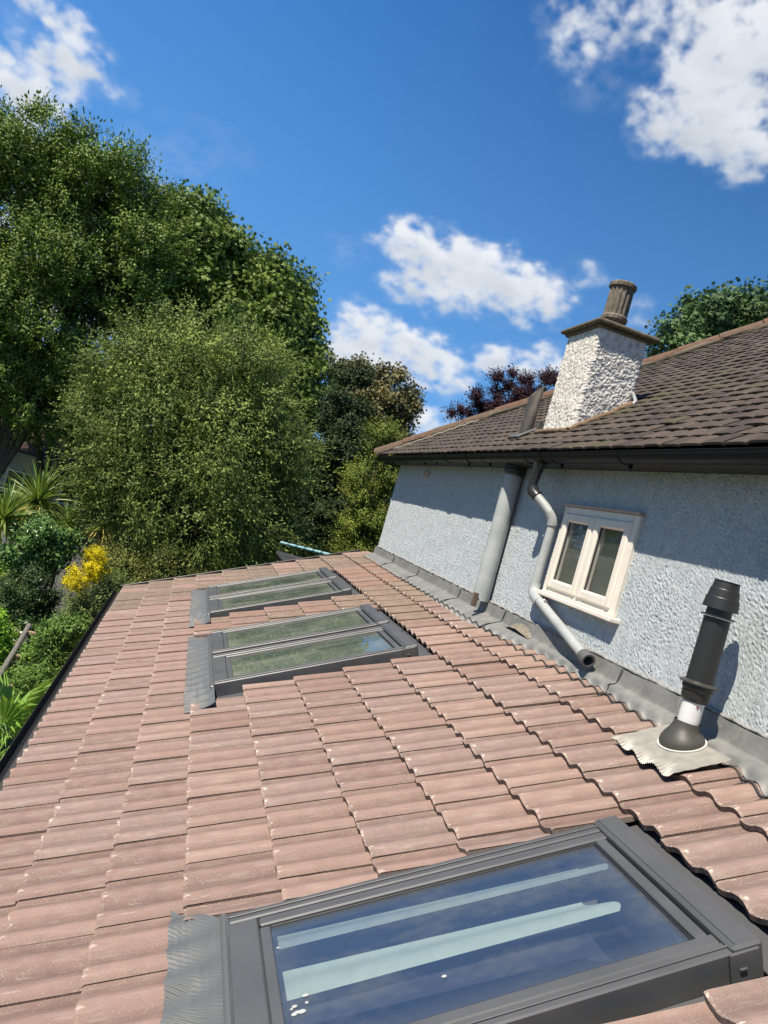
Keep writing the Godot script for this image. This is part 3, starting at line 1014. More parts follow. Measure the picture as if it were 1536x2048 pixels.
func house_pipes(t: Node3D) -> void:
	var paint := mottled(mat(1, 1, 1, 0.5), lin(0.27, 0.295, 0.31), lin(0.38, 0.40, 0.405), 0.008, 71, 2.0, 256)
	var black := mat(0.02, 0.022, 0.025, 0.35)
	var sp := node_part("soil_pipe", t)
	sp.set_meta("label", "thick grey painted soil pipe up the wall")
	var st := begin()
	tube(st, [Vector3(2.505, -0.50, -6.04), Vector3(2.505, 0.60, -6.075)], [0.074, 0.074], 24)
	part("pipe", done(st), paint, sp)
	st = begin()
	lathe(st, [Vector2(0.074, 0.585), Vector2(0.088, 0.60), Vector2(0.092, 0.63), Vector2(0.086, 0.64), Vector2(0.086, 0.70), Vector2(0.02, 0.70)], 24, Transform3D(Basis(), Vector3(2.505, 0.0, -6.075)))
	part("collar", done(st), black, sp)
	st = begin()
	box(st, Vector3(2.405, -0.555, -5.985), Vector3(2.445, -0.44, -5.945), 0.005)
	part("clip", done(st), mat(0.10, 0.07, 0.055, 0.9), sp)
	# rainwater pipe
	var dp := node_part("downpipe", t)
	dp.set_meta("label", "grey and black rainwater pipe beside the window, its foot turned along the roof")
	st = begin()
	var r := 0.0335
	tube(st, [Vector3(2.362, 0.67, -5.30), Vector3(2.362, 0.60, -5.315), Vector3(2.365, 0.50, -5.33), Vector3(2.378, 0.455, -5.325)], [0.046, 0.040, r, r + 0.004], 18)
	tube(st, [Vector3(2.368, 0.475, -5.333), Vector3(2.38, 0.44, -5.318), Vector3(2.405, 0.415, -5.28)], [0.043, 0.044, 0.042], 18)
	part("outlet", done(st), black, dp)
	st = begin()
	tube(st, [Vector3(2.385, 0.435, -5.31), Vector3(2.45, 0.365, -5.225), Vector3(2.512, 0.30, -5.165)], [r, r, r], 18, false)
	part("offset_pipe", done(st), paint, dp)
	st = begin()
	tube(st, [Vector3(2.49, 0.325, -5.185), Vector3(2.518, 0.29, -5.168), Vector3(2.53, 0.235, -5.168)], [0.042, 0.044, 0.042], 18)
	tube(st, [Vector3(2.53, 0.245, -5.168), Vector3(2.53, -0.24, -5.177)], [r, r], 18)
	part("pipe", done(st), paint, dp)
	st = begin()
	tube(st, [Vector3(2.53, -0.20, -5.177), Vector3(2.53, -0.262, -5.175), Vector3(2.528, -0.29, -5.13), Vector3(2.524, -0.325, -5.02)], [0.041, 0.043, 0.043, 0.041], 18)
	part("bend", done(st), paint, dp)
	st = begin()
	tube(st, [Vector3(2.526, -0.305, -5.08), Vector3(2.49, -0.525, -4.16)], [r, r], 18, false)
	part("foot_pipe", done(st), paint, dp)
	st = begin()
	var e := Vector3(2.49, -0.525, -4.16)
	var d := (Vector3(2.49, -0.525, -4.16) - Vector3(2.526, -0.305, -5.08)).normalized()
	tube(st, [e - d * 0.05, e + d * 0.03], [0.043, 0.043], 18, false)
	tube(st, [e + d * 0.03, e - d * 0.05], [0.032, 0.030], 18, false)
	for k in 18:
		var bs := Basis.looking_at(d, Vector3.UP)
		var a0 := TAU * k / 18
		var a1 := TAU * (k + 1) / 18
		var o := e + d * 0.03
		quad(st, o + bs * Vector3(cos(a0), sin(a0), 0) * 0.043, o + bs * Vector3(cos(a1), sin(a1), 0) * 0.043, o + bs * Vector3(cos(a1), sin(a1), 0) * 0.032, o + bs * Vector3(cos(a0), sin(a0), 0) * 0.032)
	part("shoe", done(st), mat(0.09, 0.095, 0.10, 0.5), dp)
	st = begin()
	box(st, Vector3(2.50, -0.335, -4.98), Vector3(2.59, -0.318, -4.955), 0.003)
	tube(st, [Vector3(2.55, -0.31, -4.95), Vector3(2.50, -0.29, -4.92)], [0.008, 0.006], 6)
	part("pipe_clip", done(st), mat(0.6, 0.6, 0.6, 0.6), dp)
	# the stub of the old vent pipe through the house tiles
	var vp := node_part("vent_pipe", t)
	vp.set_meta("label", "weathered dark vent pipe with a slanted open top, left of the chimney")
	st = begin()
	var c := Vector3(2.62, 0.0, -6.36)
	var n := 20
	st.set_smooth_group(1)
	for k in n:
		var a := TAU * k / n
		var b := TAU * (k + 1) / n
		var top := func(q: float) -> float: return 1.385 + 0.070 * cos(q)
		for rr in [0.056, 0.048]:
			var p := c + Vector3(cos(a) * rr, 0.9, -sin(a) * rr)
			var p2 := c + Vector3(cos(b) * rr, 0.9, -sin(b) * rr)
			var q := c + Vector3(cos(a) * rr, top.call(a), -sin(a) * rr)
			var q2 := c + Vector3(cos(b) * rr, top.call(b), -sin(b) * rr)
			if rr > 0.05: quad(st, p, p2, q2, q)
			else: quad(st, p2, p, q, q2)
		quad(st, c + Vector3(cos(a) * 0.056, top.call(a), -sin(a) * 0.056), c + Vector3(cos(b) * 0.056, top.call(b), -sin(b) * 0.056), c + Vector3(cos(b) * 0.048, top.call(b), -sin(b) * 0.048), c + Vector3(cos(a) * 0.048, top.call(a), -sin(a) * 0.048))
	part("pipe", done(st), mottled(mat(1, 1, 1, 0.7), lin(0.010, 0.011, 0.013), lin(0.07, 0.058, 0.046), 0.012, 73, 3.0, 256), vp)
	st = begin()
	box(st, Vector3(-0.12, 0.0, -0.11), Vector3(0.10, 0.02, 0.11), 0.006, Transform3D(Basis(Vector3(0.8, 0.6, 0), Vector3(-0.6, 0.8, 0), Vector3(0, 0, 1)), roof_at(2.63, -6.36, 0.03)))
	box(st, Vector3(2.66, 1.02, -6.26), Vector3(2.70, 1.13, -6.22), 0.004)
	part("lead_slate", done(st), mat(0.07, 0.07, 0.07, 0.6), vp)

func chimney(t: Node3D) -> void:
	var ch := node_part("chimney", t)
	ch.set_meta("label", "white roughcast chimney with a stone cap and one fluted pot")
	var lo := Vector2(2.66, -6.12)
	var hi := Vector2(3.10, -5.57)
	var cell := noise(0.078, 81, 1, FastNoiseLite.TYPE_CELLULAR)
	cell.cellular_return_type = FastNoiseLite.RETURN_DISTANCE
	var ns := noise(0.03, 82, 3)
	var st := SurfaceTool.new()
	st.begin(Mesh.PRIMITIVE_TRIANGLES)
	# one skin round the four sides, in real relief
	var loop := []
	var cr := 0.03
	var cs := [Vector2(lo.x, lo.y), Vector2(lo.x, hi.y), Vector2(hi.x, hi.y), Vector2(hi.x, lo.y)]
	var step := 0.0062
	for k in 4:
		var a: Vector2 = cs[k]
		var b: Vector2 = cs[(k + 1) % 4]
		var d := (b - a).normalized()
		var nrm := Vector2(-d.y, d.x) * -1.0
		if nrm.dot((a + b) / 2 - (lo + hi) / 2) < 0: nrm = -nrm
		var n := int((a.distance_to(b) - 2 * cr) / step)
		for i in n + 1:
			loop.append([a + d * (cr + (a.distance_to(b) - 2 * cr) * i / n), nrm])
		var c2: Vector2 = cs[(k + 2) % 4]
		var nd := (c2 - b).normalized()
		var cen := b - d * cr + nd * cr
		for i in range(1, 4):
			var v := nrm.lerp(d, i / 4.0).normalized()
			loop.append([cen + v * cr, v])
	var n := loop.size()
	var ny := int(1.06 / step)
	for j in ny + 1:
		var y := 0.83 + 1.045 * j / ny
		for i in n + 1:
			var e: Array = loop[i % n]
			var p: Vector2 = e[0]
			var q := Vector3(p.x, y, p.y) * 1000.0
			var k: float = cell.get_noise_3d(q.x, q.y, q.z)
			var h := smoothstep(0.20, 0.85, -k) * (0.75 + 0.6 * ns.get_noise_3d(q.x * 0.9, q.y * 0.9, q.z * 0.9)) + 0.25 * ns.get_noise_3d(q.x * 1.5, q.y * 1.5, q.z * 1.5)
			var fade := smoothstep(1.865, 1.83, y)
			p += (e[1] as Vector2) * (h * 0.0105 * fade + 0.006 * ns.get_noise_3d(q.x * 0.2, q.y * 0.2, q.z * 0.2))
			st.add_vertex(Vector3(p.x, y, p.y))
	for j in ny:
		for i in n:
			var a := j * (n + 1) + i
			for k in [a, a + n + 2, a + 1, a, a + n + 1, a + n + 2]:
				st.add_index(k)
	st.generate_normals()
	var rough := mottled(mat(1, 1, 1, 0.9), lin(0.40, 0.37, 0.33), lin(0.86, 0.85, 0.82), 0.02, 84, 1.6, 512)
	var g := Gradient.new()
	g.set_color(0, lin(0.20, 0.18, 0.15)); g.set_color(1, lin(0.66, 0.655, 0.64))
	g.add_point(0.40, lin(0.54, 0.52, 0.49))
	(rough.albedo_texture as NoiseTexture2D).color_ramp = g
	part("stack", st.commit(), rough, ch)
	# cap stone in two courses with a mortar flaunching
	var stone := mottled(mat(1, 1, 1, 0.95), lin(0.05, 0.043, 0.03), lin(0.19, 0.16, 0.108), 0.03, 86, 3.0, 256)
	st = begin()
	box(st, Vector3(2.64, 1.857, -6.14), Vector3(3.12, 1.882, -5.55), 0.006)
	box(st, Vector3(2.603, 1.8825, -6.18), Vector3(3.165, 1.915, -5.508), 0.01)
	part("cap", done(st), stone, ch)
	st = begin()
	var a := Vector3(2.62, 1.915, -6.16)
	var bq := Vector3(3.145, 1.915, -5.53)
	var c := Vector3(2.89, 1.99, -5.845)
	var q := [Vector3(a.x, a.y, a.z), Vector3(a.x, a.y, bq.z), Vector3(bq.x, a.y, bq.z), Vector3(bq.x, a.y, a.z)]
	var q2 := []
	for v in q:
		q2.append(v.lerp(Vector3(c.x, v.y, c.z), 0.62) + Vector3(0, 0.06, 0))
	for k in 4:
		quad(st, q[k], q[(k + 1) % 4], q2[(k + 1) % 4], q2[k])
	quad(st, q2[0], q2[1], q2[2], q2[3])
	part("flaunching", done(st), stone, ch)
	var pot_m := mottled(mat(1, 1, 1, 0.9), lin(0.045, 0.038, 0.03), lin(0.27, 0.235, 0.185), 0.012, 88, 3.0, 512)
	pot_m.uv1_scale = Vector3(5, 1.6, 5)
	var xf := Transform3D(Basis(), Vector3(2.89, 1.955, -5.845))
	st = begin()
	lathe(st, [Vector2(0.092, 0.0), Vector2(0.092, 0.06), Vector2(0.108, 0.075), Vector2(0.110, 0.10), Vector2(0.098, 0.115)], 32, xf)
	lathe(st, [Vector2(0.094, 0.112), Vector2(0.094, 0.35)], 120, xf, 0.055, 15)
	lathe(st, [Vector2(0.094, 0.345), Vector2(0.112, 0.352), Vector2(0.114, 0.378), Vector2(0.10, 0.392), Vector2(0.05, 0.40), Vector2(0.0, 0.402)], 32, xf)
	part("pot", done(st), pot_m, ch)
	# mortar fillet and the bit of lead at the uphill corner
	st = begin()
	var fp := []
	var fr := []
	for k in 14:
		fp.append(roof_at(lerpf(2.64, 3.12, k / 13.0), -5.545, 0.03) + rdir() * 0.006)
		fr.append(0.022)
	tube(st, fp, fr, 6)
	fp = []
	fr = []
	for k in 14:
		fp.append(roof_at(2.635, lerpf(-5.55, -6.14, k / 13.0), 0.03) + rdir() * 0.006)
		fr.append(0.022)
	tube(st, fp, fr, 6)
	part("mortar_fillet", done(st), mottled(mat(1, 1, 1, 0.95), lin(0.10, 0.055, 0.03), lin(0.22, 0.16, 0.10), 0.04, 89, 4.0, 256), ch)
	st = begin()
	tube(st, [roof_at(3.10, -5.54, 0.02), roof_at(3.135, -5.53, 0.05), roof_at(3.13, -5.53, 0.12)], [0.014, 0.018, 0.012], 6)
	part("lead_corner", done(st), mat(0.7, 0.7, 0.7, 0.6), ch)
	# white lead of a cable clipped down the hip
	var w := begin()
	var cp := []
	var rr := []
	for k in 25:
		var f := k / 24.0
		var x := lerpf(2.38, 3.20, f)
		var z := -10.50 + (x - 2.32) + lerpf(0.55, 0.34, f)
		cp.append(roof_at(x, z, 0.055 + 0.006 * sin(k * 2.1)))
		rr.append(0.007)
	tube(w, cp, rr, 6)
	var cab := thing("cable", "thin white cable lying down the dark tiles beside the hip", "cable")
	part("cable_run", done(w), mat(0.36, 0.33, 0.28, 0.6), cab)
	rebase(cab, cp[0])

# ---------------------------------------------------------------- the lower, tiled building

const W_FAR := 8.1
const W_NEAR := -2.4
const WINDOWS := [[-0.97, -0.19], [2.555, 3.335], [3.42, 4.20], [5.08, 5.86], [5.945, 6.725]]
const GAPS := [[-1.03, -0.12], [2.49, 4.26], [5.03, 6.80]]

func wave(w: float) -> float:     # height of the tile profile over its mean; w is measured from the near edge of the tile
	var s := fposmod(w, 0.15) / 0.15
	# steep towards the near edge, gentle on the far side
	var q := fposmod(s - 0.26, 1.0)
	var c := cos(PI * q / 0.60) if q < 0.60 else -cos(PI * (q - 0.60) / 0.40)
	return 0.0138 * c

func roll_tile(w0: float, w1: float, length: float, clip0: bool, key: int) -> ArrayMesh:
	# the tile from w0 to w1 across; x runs up the slope
	var r := RandomNumberGenerator.new()
	r.seed = key
	var st := SurfaceTool.new()
	st.begin(Mesh.PRIMITIVE_TRIANGLES)
	st.set_smooth_group(1)
	var n := maxi(4, int(18 * (w1 - w0) / 0.3))
	var slope := LIFT / 0.3355
	var th := 0.021
	var hh := func(w: float, x: float) -> float:
		return wave(w) + 0.0075 * (0.5 - w / 0.3) - x * slope
	var jag := []
	for i in n + 1:
		jag.append(r.randf_range(-0.0025, 0.0025))
	var xs := [0.0, 0.012, 0.2, length]
	for i in n:
		var a := lerpf(w0, w1, i / float(n))
		var b := lerpf(w0, w1, (i + 1) / float(n))
		for k in 3:
			var xa: float = xs[k]
			var xb: float = xs[k + 1]
			var dr := -0.004 if k == 0 else 0.0
			var ja: float = jag[i] if k == 0 else 0.0
			var jb: float = jag[i + 1] if k == 0 else 0.0
			uvquad(st, [Vector3(xa + ja, hh.call(a, xa) + dr, -a), Vector3(xb, hh.call(a, xb), -a), Vector3(xb, hh.call(b, xb), -b), Vector3(xa + jb, hh.call(b, xa) + dr, -b)].map(func(v): return v),
				[Vector2(xa / 0.42, a / 0.3), Vector2(xb / 0.42, a / 0.3), Vector2(xb / 0.42, b / 0.3), Vector2(xa / 0.42, b / 0.3)])
	st.generate_normals()
	var mesh := st.commit()
	var s2 := SurfaceTool.new()
	s2.begin(Mesh.PRIMITIVE_TRIANGLES)
	s2.set_smooth_group(-1)
	for i in n:
		var a := lerpf(w0, w1, i / float(n))
		var b := lerpf(w0, w1, (i + 1) / float(n))
		var fa := Vector3(jag[i], hh.call(a, 0.0) - 0.004, -a)
		var fb := Vector3(jag[i + 1], hh.call(b, 0.0) - 0.004, -b)
		quad(s2, fb, fb + Vector3(0.002, -th, 0), fa + Vector3(0.002, -th, 0), fa)
	for e in [w0, w1]:
		var low := 0.007 if (e == w0 and not clip0) else 0.02
		var p0 := Vector3(0.0, hh.call(e, 0.0) - 0.004, -e)
		var p1 := Vector3(length, hh.call(e, length), -e)
		if e == w0: quad(s2, p1, p0, p0 - Vector3(0, low, 0), p1 - Vector3(0, low, 0))
		else: quad(s2, p0, p1, p1 - Vector3(0, low, 0), p0 - Vector3(0, low, 0))
	s2.generate_normals()
	return s2.commit(mesh)

func roof_height(u: float, w: float) -> float:       # height of the tiled surface at a place on the lower roof
	var j := 0
	for k in TAIL.size():
		if u >= TAIL[k]: j = k
	return wave(fposmod(w - SHIFT[j], 0.3)) - (u - TAIL[j]) * LIFT / 0.3355

func lower_building() -> void:
	var t := thing("extension", "low extension with reddish concrete tile roof, five grey roof windows and lead flashing", "building")
	var brick := mottled(mat(1, 1, 1, 0.9), lin(0.30, 0.27, 0.24), lin(0.45, 0.41, 0.37), 0.02, 201, 1.0, 256)
	var st := begin()
	var eave := Y0 - 0.14
	box(st, Vector3(-0.32, GROUND - 0.2, -10.72), Vector3(-0.07, eave, -0.45), 0.0)
	box(st, Vector3(-0.069, GROUND - 0.2, -10.72), Vector3(XW - 0.012, eave - 0.1, -10.50), 0.0)
	box(st, Vector3(-0.069, GROUND - 0.2, -0.70), Vector3(XW - 0.012, eave - 0.1, -0.45), 0.0)
	# gable triangles
	for z in [-10.72, -0.70]:
		var za: float = z
		var zb: float = z + 0.22
		var p := [Vector2(-0.069, eave - 0.1), Vector2(XW - 0.012, eave - 0.1), Vector2(XW - 0.012, Y0 + (XW - X0) * tan(TH) - 0.16), Vector2(-0.069, Y0 + (-0.069 - X0) * tan(TH) - 0.16)]
		for k in 4:
			var a: Vector2 = p[k]
			var b: Vector2 = p[(k + 1) % 4]
			quad(st, Vector3(b.x, b.y, za), Vector3(a.x, a.y, za), Vector3(a.x, a.y, zb), Vector3(b.x, b.y, zb))
		quad(st, Vector3(p[0].x, p[0].y, zb), Vector3(p[1].x, p[1].y, zb), Vector3(p[2].x, p[2].y, zb), Vector3(p[3].x, p[3].y, zb))
		quad(st, Vector3(p[3].x, p[3].y, za), Vector3(p[2].x, p[2].y, za), Vector3(p[1].x, p[1].y, za), Vector3(p[0].x, p[0].y, za))
	part("wall", done(st), brick, t)
	st = begin()
	box(st, Vector3(-0.069, GROUND + 0.05, -10.49), Vector3(XW - 0.012, GROUND + 0.1, -0.71), 0.0)
	part("floor", done(st), mat(0.045, 0.05, 0.065, 0.6), t)
	# roof deck with openings for the windows
	st = begin()
	var cuts := [W_NEAR]
	for q in WINDOWS:
		cuts.append(q[0] + 0.02); cuts.append(q[1] - 0.02)
	cuts.append(W_FAR)
	var h0 := -0.16
	var h1 := -0.075
	for k in cuts.size() - 1:
		var a: float = cuts[k]
		var b: float = cuts[k + 1]
		if k % 2 == 0:
			box(st, Vector3(-0.06, h0, -b), Vector3(3.37, h1, -a), 0.0, RX)
		else:
			box(st, Vector3(-0.06, h0, -b), Vector3(1.15, h1, -a), 0.0, RX)
			box(st, Vector3(2.55, h0, -b), Vector3(3.37, h1, -a), 0.0, RX)
	var roof := part("roof", done(st), mat(0.035, 0.033, 0.032, 0.95), t)
	roof_tiles(roof)
	eaves(t)
	for k in 5:
		skylight(t, WINDOWS[k][0], WINDOWS[k][1], k)
	aprons(t)
	lead(t)
	rebase(t, Vector3(1.1, GROUND, -5.5))

func roof_tiles(roof: Node3D) -> void:
	var fresh := []
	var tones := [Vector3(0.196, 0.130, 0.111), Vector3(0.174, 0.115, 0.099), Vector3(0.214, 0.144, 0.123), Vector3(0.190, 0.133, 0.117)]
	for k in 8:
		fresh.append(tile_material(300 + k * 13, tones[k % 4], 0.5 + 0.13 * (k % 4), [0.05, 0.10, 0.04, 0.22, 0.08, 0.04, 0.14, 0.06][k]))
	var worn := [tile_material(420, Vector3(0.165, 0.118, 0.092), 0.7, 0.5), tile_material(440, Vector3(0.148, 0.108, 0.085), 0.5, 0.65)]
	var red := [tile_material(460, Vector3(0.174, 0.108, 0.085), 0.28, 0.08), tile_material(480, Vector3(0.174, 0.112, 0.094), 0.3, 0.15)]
	var edge := mottled(mat(1, 1, 1, 0.95), lin(0.075, 0.05, 0.042), lin(0.22, 0.165, 0.14), 0.05, 210, 6.0, 256)
	var cut_edge := mottled(mat(1, 1, 1, 0.95), lin(0.14, 0.105, 0.088), lin(0.32, 0.27, 0.235), 0.06, 212, 6.0, 256)
	var cache := {}
	var pick := noise(0.6, 500, 2)
	for j in TAIL.size():
		for k in range(-8, 28):
			var w := k * 0.3 + SHIFT[j] as float
			if w < W_NEAR - 0.05 or w > W_FAR - 0.05: continue
			var spans := [[0.0, 0.304]]
			if j >= 3 and j <= 7:
				for g in GAPS:
					var g0: float = g[0]
					var g1: float = g[1]
					if g is Array and j == 3 and g0 > 2.0 and g0 < 3.0: g0 = 2.40
					var next := []
					for s in spans:
						var a: float = w + s[0]
						var b: float = w + s[1]
						if b <= g0 or a >= g1: next.append(s); continue
						if a < g0 - 0.03: next.append([s[0], g0 - w])
						if b > g1 + 0.03: next.append([g1 - w, s[1]])
					spans = next
			for s in spans:
				var whole: bool = s[1] - s[0] > 0.3
				var length := 0.42 if j < 9 else 0.37
				if j == 2:       # dressed under by the aprons: the head stops at the window
					for g in GAPS:
						if w > g[0] - 0.35 and w + 0.3 < g[1] + 0.35: length = 0.385
				var id := "%.3f %.3f %.2f %d" % [s[0], s[1], length, rng.randi() % 3]
				if not cache.has(id):
					cache[id] = roll_tile(s[0], s[1], length, s[0] > 0.0, cache.size() + 5)
				var o := MeshInstance3D.new()
				o.name = "tile" if roof.get_child_count() == 0 else "tile_%03d" % roof.get_child_count()
				o.mesh = cache[id]
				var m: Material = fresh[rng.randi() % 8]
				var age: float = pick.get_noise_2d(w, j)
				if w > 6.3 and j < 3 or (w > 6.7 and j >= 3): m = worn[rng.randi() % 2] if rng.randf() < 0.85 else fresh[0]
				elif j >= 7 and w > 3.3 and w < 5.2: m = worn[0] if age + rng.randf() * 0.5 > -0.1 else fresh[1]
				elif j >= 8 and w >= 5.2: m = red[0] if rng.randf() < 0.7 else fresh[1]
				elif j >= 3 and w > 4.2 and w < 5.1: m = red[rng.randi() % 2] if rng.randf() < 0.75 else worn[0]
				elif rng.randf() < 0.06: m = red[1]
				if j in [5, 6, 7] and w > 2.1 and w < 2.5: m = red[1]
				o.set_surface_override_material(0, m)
				o.set_surface_override_material(1, edge if whole else cut_edge)
				var tilt := Basis(Vector3.BACK, rng.randf_range(-0.004, 0.004)) * Basis(Vector3.UP, rng.randf_range(-0.006, 0.006)) * Basis(Vector3.RIGHT, rng.randf_range(-0.006, 0.006))
				var lift := rng.randf_range(-0.0015, 0.0025)
				if rng.randf() < 0.03: lift += 0.006
				o.transform = RX * Transform3D(tilt, Vector3(TAIL[j] + rng.randf_range(-0.004, 0.004), lift, -w + rng.randf_range(-0.0012, 0.0012)))
				roof.add_child(o, true)

func eaves(t: Node3D) -> void:
	var black := mat(0.018, 0.017, 0.017, 0.45)
	var st := begin()
	# fascia and half-round gutter below the tile tails
	half_round(st, Z0 - W_FAR - 0.03, Z0 - W_NEAR, X0 - 0.03, Y0 - 0.075, 0.058, 0.004)
	part("gutter", done(st), black, t)
	part("fascia", box_mesh(Vector3(X0 + 0.035, Y0 - 0.22, Z0 - W_FAR - 0.02), Vector3(X0 + 0.055, Y0 - 0.045, Z0 - W_NEAR), 0.002), black, t)
	part("soffit", box_mesh(Vector3(X0 + 0.056, Y0 - 0.22, Z0 - W_FAR - 0.02), Vector3(-0.05, Y0 - 0.20, Z0 - W_NEAR), 0.002), black, t)
	# dry verge at the far end
	st = begin()
	box(st, Vector3(-0.03, -0.15, -W_FAR - 0.03), Vector3(3.3, 0.006, -W_FAR - 0.005), 0.004, RX)
	part("verge", done(st), black, t)
	st = begin()
	box(st, Vector3(-0.05, -0.14, -W_NEAR + 0.005), Vector3(3.3, 0.0, -W_NEAR + 0.03), 0.004, RX)
	part("verge", done(st), black, t)

func skylight(t: Node3D, w0: float, w1: float, idx: int) -> void:
	var grey := mottled(mat(1, 1, 1, 0.48), lin(0.075, 0.079, 0.085), lin(0.105, 0.109, 0.115), 0.008, 600 + idx, 1.7, 256)
	grey.metallic = 0.25
	var deep := mat(0.05, 0.052, 0.055, 0.5)
	var sky := node_part("roof_window", t)
	sky.set_meta("label", ["nearest roof window, single, with pale strips under the glass", "nearer window of the middle pair", "further window of the middle pair", "nearer window of the far pair", "furthest roof window"][idx])
	var top := 0.036
	var st := begin()
	# casing: the two sides and the foot, with folded covers
	for e in [[w0, w0 + 0.052], [w1 - 0.052, w1]]:
		box(st, Vector3(1.13, -0.075, -e[1]), Vector3(2.49, top, -e[0]), 0.005, RX)
		var c: float = (e[0] + e[1]) / 2
		box(st, Vector3(1.13, top + 0.0003, -c - 0.004), Vector3(2.49, top + 0.006, -c + 0.004), 0.002, RX)
	box(st, Vector3(1.125, -0.075, -w1 + 0.004), Vector3(1.225, top - 0.006, -w0 - 0.004), 0.006, RX)
	part("casing", done(st), grey, sky)
	# sash
	st = begin()
	for e in [[w0 + 0.055, w0 + 0.098], [w1 - 0.098, w1 - 0.055]]:
		box(st, Vector3(1.228, -0.02, -e[1]), Vector3(2.49, top - 0.004, -e[0]), 0.005, RX)
	box(st, Vector3(1.226, -0.02, -w1 + 0.099), Vector3(1.262, top - 0.012, -w0 - 0.099), 0.004, RX)
	box(st, Vector3(2.44, -0.02, -w1 + 0.099), Vector3(2.48, top - 0.006, -w0 - 0.099), 0.005, RX)
	part("sash", done(st), grey, sky)
	st = begin()
	for e in [[w0 + 0.0985, w0 + 0.106], [w1 - 0.106, w1 - 0.0985]]:
		box(st, Vector3(1.263, 0.0, -e[1]), Vector3(2.439, 0.024, -e[0]), 0.002, RX)
	box(st, Vector3(2.428, 0.0, -w1 + 0.107), Vector3(2.4385, 0.024, -w0 - 0.107), 0.002, RX)
	part("gasket", done(st), mat(0.012, 0.012, 0.013, 0.5), sky)
	# hood over the top
	st = begin()
	box(st, Vector3(2.486, -0.075, -w1 - 0.002), Vector3(2.585, top + 0.014, -w0 + 0.002), 0.008, RX)
	box(st, Vector3(2.5, top + 0.0142, -w1 + 0.01), Vector3(2.506, top + 0.019, -w0 - 0.01), 0.002, RX)
	part("hood", done(st), grey, sky)
	var end := begin()
	box(end, Vector3(2.47, -0.05, -w0 + 0.0025), Vector3(2.565, top + 0.004, -w0 + 0.012), 0.003, RX)
	box(end, Vector3(2.495, -0.012, -w0 + 0.0122), Vector3(2.518, -0.005, -w0 + 0.018), 0.001, RX)
	part("end_cap", done(end), grey, sky)
	# flashing channels down the sides and a gutter above
	st = begin()
	box(st, Vector3(0.99, -0.068, -w1 - 0.09), Vector3(2.68, -0.06, -w1 - 0.001), 0.002, RX)
	box(st, Vector3(0.99, -0.068, -w0 + 0.001), Vector3(2.68, -0.06, -w0 + 0.09), 0.002, RX)
	box(st, Vector3(2.586, -0.056, -w1 - 0.06), Vector3(2.74, -0.048, -w0 + 0.06), 0.002, RX)
	part("side_flashing", done(st), mat(0.07, 0.073, 0.077, 0.45), sky)
	# glass
	var glass := StandardMaterial3D.new()
	glass.transparency = BaseMaterial3D.TRANSPARENCY_ALPHA
	glass.albedo_color = Color(0.55, 0.68, 0.88, 0.045) if idx == 0 else Color(0.60, 0.70, 0.64, 0.09)
	glass.roughness = 0.02
	glass.metallic_specular = 0.72
	st = begin()
	box(st, Vector3(1.255, 0.010, -w1 + 0.10), Vector3(2.435, 0.018, -w0 - 0.10), 0.0, RX)
	part("pane", done(st), glass, sky)
	# dust and dried rain on the glass
	var film := StandardMaterial3D.new()
	film.transparency = BaseMaterial3D.TRANSPARENCY_ALPHA
	film.roughness = 0.9
	var dn := noise(0.012, 680 + idx, 4)
	var df := noise(0.10, 690 + idx, 3)
	var im := Image.create(192, 128, false, Image.FORMAT_RGBA8)
	for y in 128:
		for x in 192:
			var q: float = 0.5 * dn.get_noise_2d(x * 0.5, y * 2.2) + 0.5 * dn.get_noise_2d(x + 300, y) + 0.22 * df.get_noise_2d(x, y)
			var edge_d := minf(minf(x, 191 - x) * 0.7, minf(y, 127 - y)) / 14.0
			var al := (clampf(q * 0.30 + 0.02, 0.0, 0.16) + clampf(1.0 - edge_d, 0.0, 1.0) * 0.10) * (0.55 if idx == 0 else 1.0)
			var spot: float = df.get_noise_2d(x * 1.9 + 77, y * 1.9)
			if spot > 0.56 and idx > 0: al = 0.35
			elif spot > 0.80: al = 0.2
			im.set_pixel(x, y, Color(0.62, 0.62, 0.57, al))
	film.albedo_texture = ImageTexture.create_from_image(im)
	film.texture_repeat = false
	var ff := func(i: int, j: int) -> Vector3: return R(lerpf(1.264, 2.427, i / 2.0), 0.0205, lerpf(w0 + 0.108, w1 - 0.108, j / 2.0))
	part("dust", sheet(2, 2, ff, func(i: int, j: int) -> Vector2: return Vector2(i / 2.0, j / 2.0)), film, sky)
	if idx == 0:
		for k in 9:
			st = begin()
			var c := R(1.285 + rng.randf_range(0.0, 0.05), 0.0203, -0.68 + rng.randf_range(-0.04, 0.04))
			if k == 7: c = R(1.275, 0.0203, -0.41)
			if k == 8: c = R(1.72, 0.0203, -0.73)
			var r := rng.randf_range(0.003, 0.008)
			lathe(st, [Vector2(r, 0.0), Vector2(r * 0.8, 0.0012), Vector2(0.0, 0.0018)], 9, Transform3D(RX.basis * Basis.from_scale(Vector3(rng.randf_range(0.7, 2.0), 1, 1)), c))
			part("dropping", done(st), mat(0.33, 0.35, 0.35, 0.8), sky)
	# lining of the opening
	st = begin()
	var lin_m := mottled(mat(1, 1, 1, 0.8), lin(0.20, 0.20, 0.165), lin(0.36, 0.355, 0.31), 0.03, 670, 3.0, 256)
	box(st, Vector3(1.20, -0.30, -w1 + 0.03), Vector3(2.50, -0.078, -w1 + 0.045), 0.0, RX)
	box(st, Vector3(1.20, -0.30, -w0 - 0.045), Vector3(2.50, -0.078, -w0 - 0.03), 0.0, RX)
	box(st, Vector3(2.485, -0.30, -w1 + 0.046), Vector3(2.50, -0.078, -w0 - 0.046), 0.0, RX)
